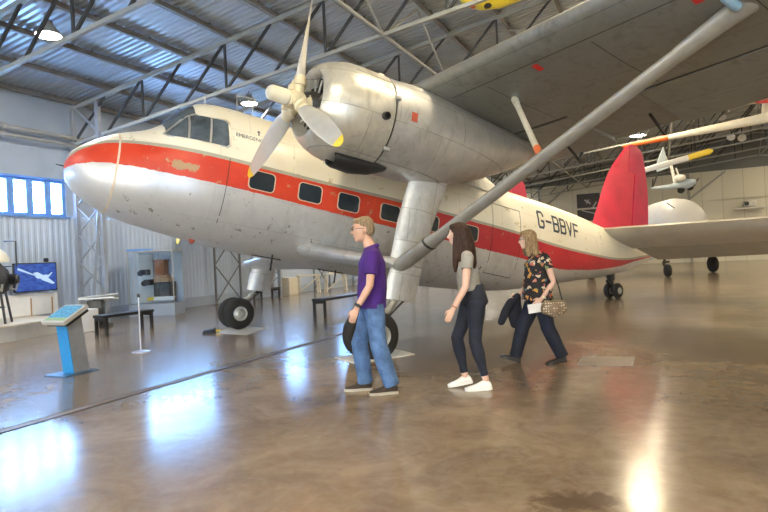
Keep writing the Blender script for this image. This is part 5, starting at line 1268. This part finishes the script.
# hanging rotor blades
def blade(p0, p1, w0, w1, tipm, tipfrac, label, tip_at_start, rootm, hang=.5):
    c = (p0+p1)/2; r = empty('rotor_blade', c, 0, label, 'rotor blade'); d = (p1-p0); L = d.length; d.normalize(); up_ = Vector((0, .25, 1)); up_ = (up_-d*up_.dot(d)).normalized(); sd = d.cross(up_)
    def sec(t_, w): return [p0+d*L*t_-c+up_*w*.5*math.cos(2*PI*k/14)+sd*w*.32*math.sin(2*PI*k/14) for k in range(14)]
    wf = lambda t_: w0+(w1-w0)*t_
    ts_ = (0, tipfrac) if tip_at_start else (1-tipfrac, 1); rs = (tipfrac, 1) if tip_at_start else (0, 1-tipfrac)
    b = MB(); b.loft([sec(t_, wf(t_)) for t_ in np.linspace(rs[0], rs[1], 8)], True); b.build('blade', rootm, r)
    b = MB(); b.loft([sec(t_, wf(t_)*(.35 if t_ in (0, 1) else 1.02)) for t_ in (np.linspace(ts_[0], ts_[1], 8))], True); b.build('painted_tip', tipm, r)
    for t_ in (.3, .8):
        q = p0+d*L*t_-c; zt = roofz(min(max((p0+d*L*t_-W0).dot(E_), 0), 39))-.1; b = MB(); b.tube([q, Vector((q.x, q.y, zt-c.z))], .006, 5); b.build('hanging_wire', M['darkmetal'], r)
blade(at(622, 147, 20), at(800, 111, 16.5), .12, .36, M['orange2'], .30, 'long cream rotor blade with orange tip hung above the red fin', True, M['cream'])
blade(at(626, 175.5, 24), at(713, 150.5, 22), .24, .24, M['yellow'], .26, 'white rotor blade with yellow tip hung behind the red fin', False, M['white'])
# hanging wing at the right edge and hull at the top edge
hw = empty('suspended_aircraft', at(790, 98, 19), 0, 'red and white wing of an aircraft hung at the right edge above the rotor blade', 'aircraft'); g1 = hw.location.copy()
def H(x, y, dy=0): return at(x, y, 19+dy)-g1
b = MB(); b.loft([[H(742, 104), H(748, 102.5, .2), H(748, 104.5, .2)], [H(768, 97), H(776, 96, .5), H(772, 103, .5)], [H(840, 80), H(850, 78, .9), H(846, 90, .9)]], True); b.build('wing', M['white'], hw, angle=60)
b = MB(); b.loft([[H(754, 101.3, -.05), H(756, 103.4, -.05), H(758, 103.6, .3)], [H(775, 98, -.05), H(776, 103.0, -.05), H(778, 103, .5)]], True); b.build('red_stripe', M['redp'], hw, angle=60)
b = MB(); b.bar(H(766, 101, .3), H(764.5, 122, .3), .16); b.build('strut', M['cream'], hw)
b = MB(); b.bar(H(729, 103, .2), H(729, 112, .2), .03); b.build('hanging_light', M['white'], hw)
b = MB(); b.tube([H(820, 88, .4), H(820, 88, .4)+Vector((0, 0, 2.0))], .008, 5); b.build('hanging_wire', M['darkmetal'], hw)
hl = empty('suspended_float', at(487, -14, 10.7), 0, 'yellow hull with red tip hung from the roof at the top edge', 'float'); g2 = hl.location.copy()
def K(x, y, dy=0): return at(x, y, 10.7+dy)-g2
b = MB(); b.tube([K(468, -2), K(480, -3), K(498, -6), K(520, -14), K(545, -22)], [.16, .24, .26, .25, .2], 18, dome=True, ref=(0, 1, 0)); b.build('hull', M['yellowh'], hl)
b = MB(); b.tube([K(461, -2), K(467, -1.8), K(475, -1.6)], [.05, .13, .20], 18, ref=(0, 1, 0)); b.build('red_tip', M['orange2'], hl)
b = MB(); b.ell(K(487, 5.5, -.05), (.10, .1, .05)); b.build('keel_patch', M['darkmetal'], hl)
b = MB(); b.tube([K(510, -8), K(510, -8)+Vector((0, 0, .9))], .008, 5); b.build('hanging_wire', M['darkmetal'], hl)
# spotlights near the rear truss
spp = None
for i, (x, y) in enumerate(((690, 121), (722, 117), (731, 137), (742, 138))):
    r = empty('track_spotlight', at(x, y, 30), 0, ('white spotlight under the rear roof trusses, %s' % ('farthest left', 'second from left', 'second from right', 'farthest right')[i]), 'spotlight', 'small spotlights under the rear trusses')
    b = MB(); b.lathe((0, 0, 0), (-.5, -.6, -.5), [(-.25, 0), (-.25, .14), (0, .2), (.02, .2), (.0, 0)], 16); b.build('lamp_head', M['whitelit'], r)
    b = MB(); b.tube([(0, 0, 0), (0.1, .1, .8)], .025, 6); b.build('arm', M['darkmetal'], r)

# ================================================================ LIGHT
scn_ = bpy.context.scene
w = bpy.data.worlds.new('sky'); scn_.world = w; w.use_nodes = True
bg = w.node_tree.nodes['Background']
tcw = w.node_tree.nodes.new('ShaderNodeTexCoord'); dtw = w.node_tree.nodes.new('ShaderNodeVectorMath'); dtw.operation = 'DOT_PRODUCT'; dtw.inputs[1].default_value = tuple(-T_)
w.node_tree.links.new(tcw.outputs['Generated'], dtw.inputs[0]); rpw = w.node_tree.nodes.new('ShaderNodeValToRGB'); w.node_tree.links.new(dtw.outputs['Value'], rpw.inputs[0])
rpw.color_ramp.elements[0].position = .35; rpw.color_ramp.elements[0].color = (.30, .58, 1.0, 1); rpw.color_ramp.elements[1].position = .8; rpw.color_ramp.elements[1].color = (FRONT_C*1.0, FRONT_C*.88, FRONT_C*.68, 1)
w.node_tree.links.new(rpw.outputs[0], bg.inputs[0])   # blue sky on the window side, warm fill tint towards the added front window
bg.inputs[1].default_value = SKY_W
scn_.view_settings.view_transform = 'Standard'; scn_.view_settings.look = 'None'; scn_.view_settings.gamma = 1; scn_.view_settings.exposure = EXPO
scn_.view_settings.use_curve_mapping = False
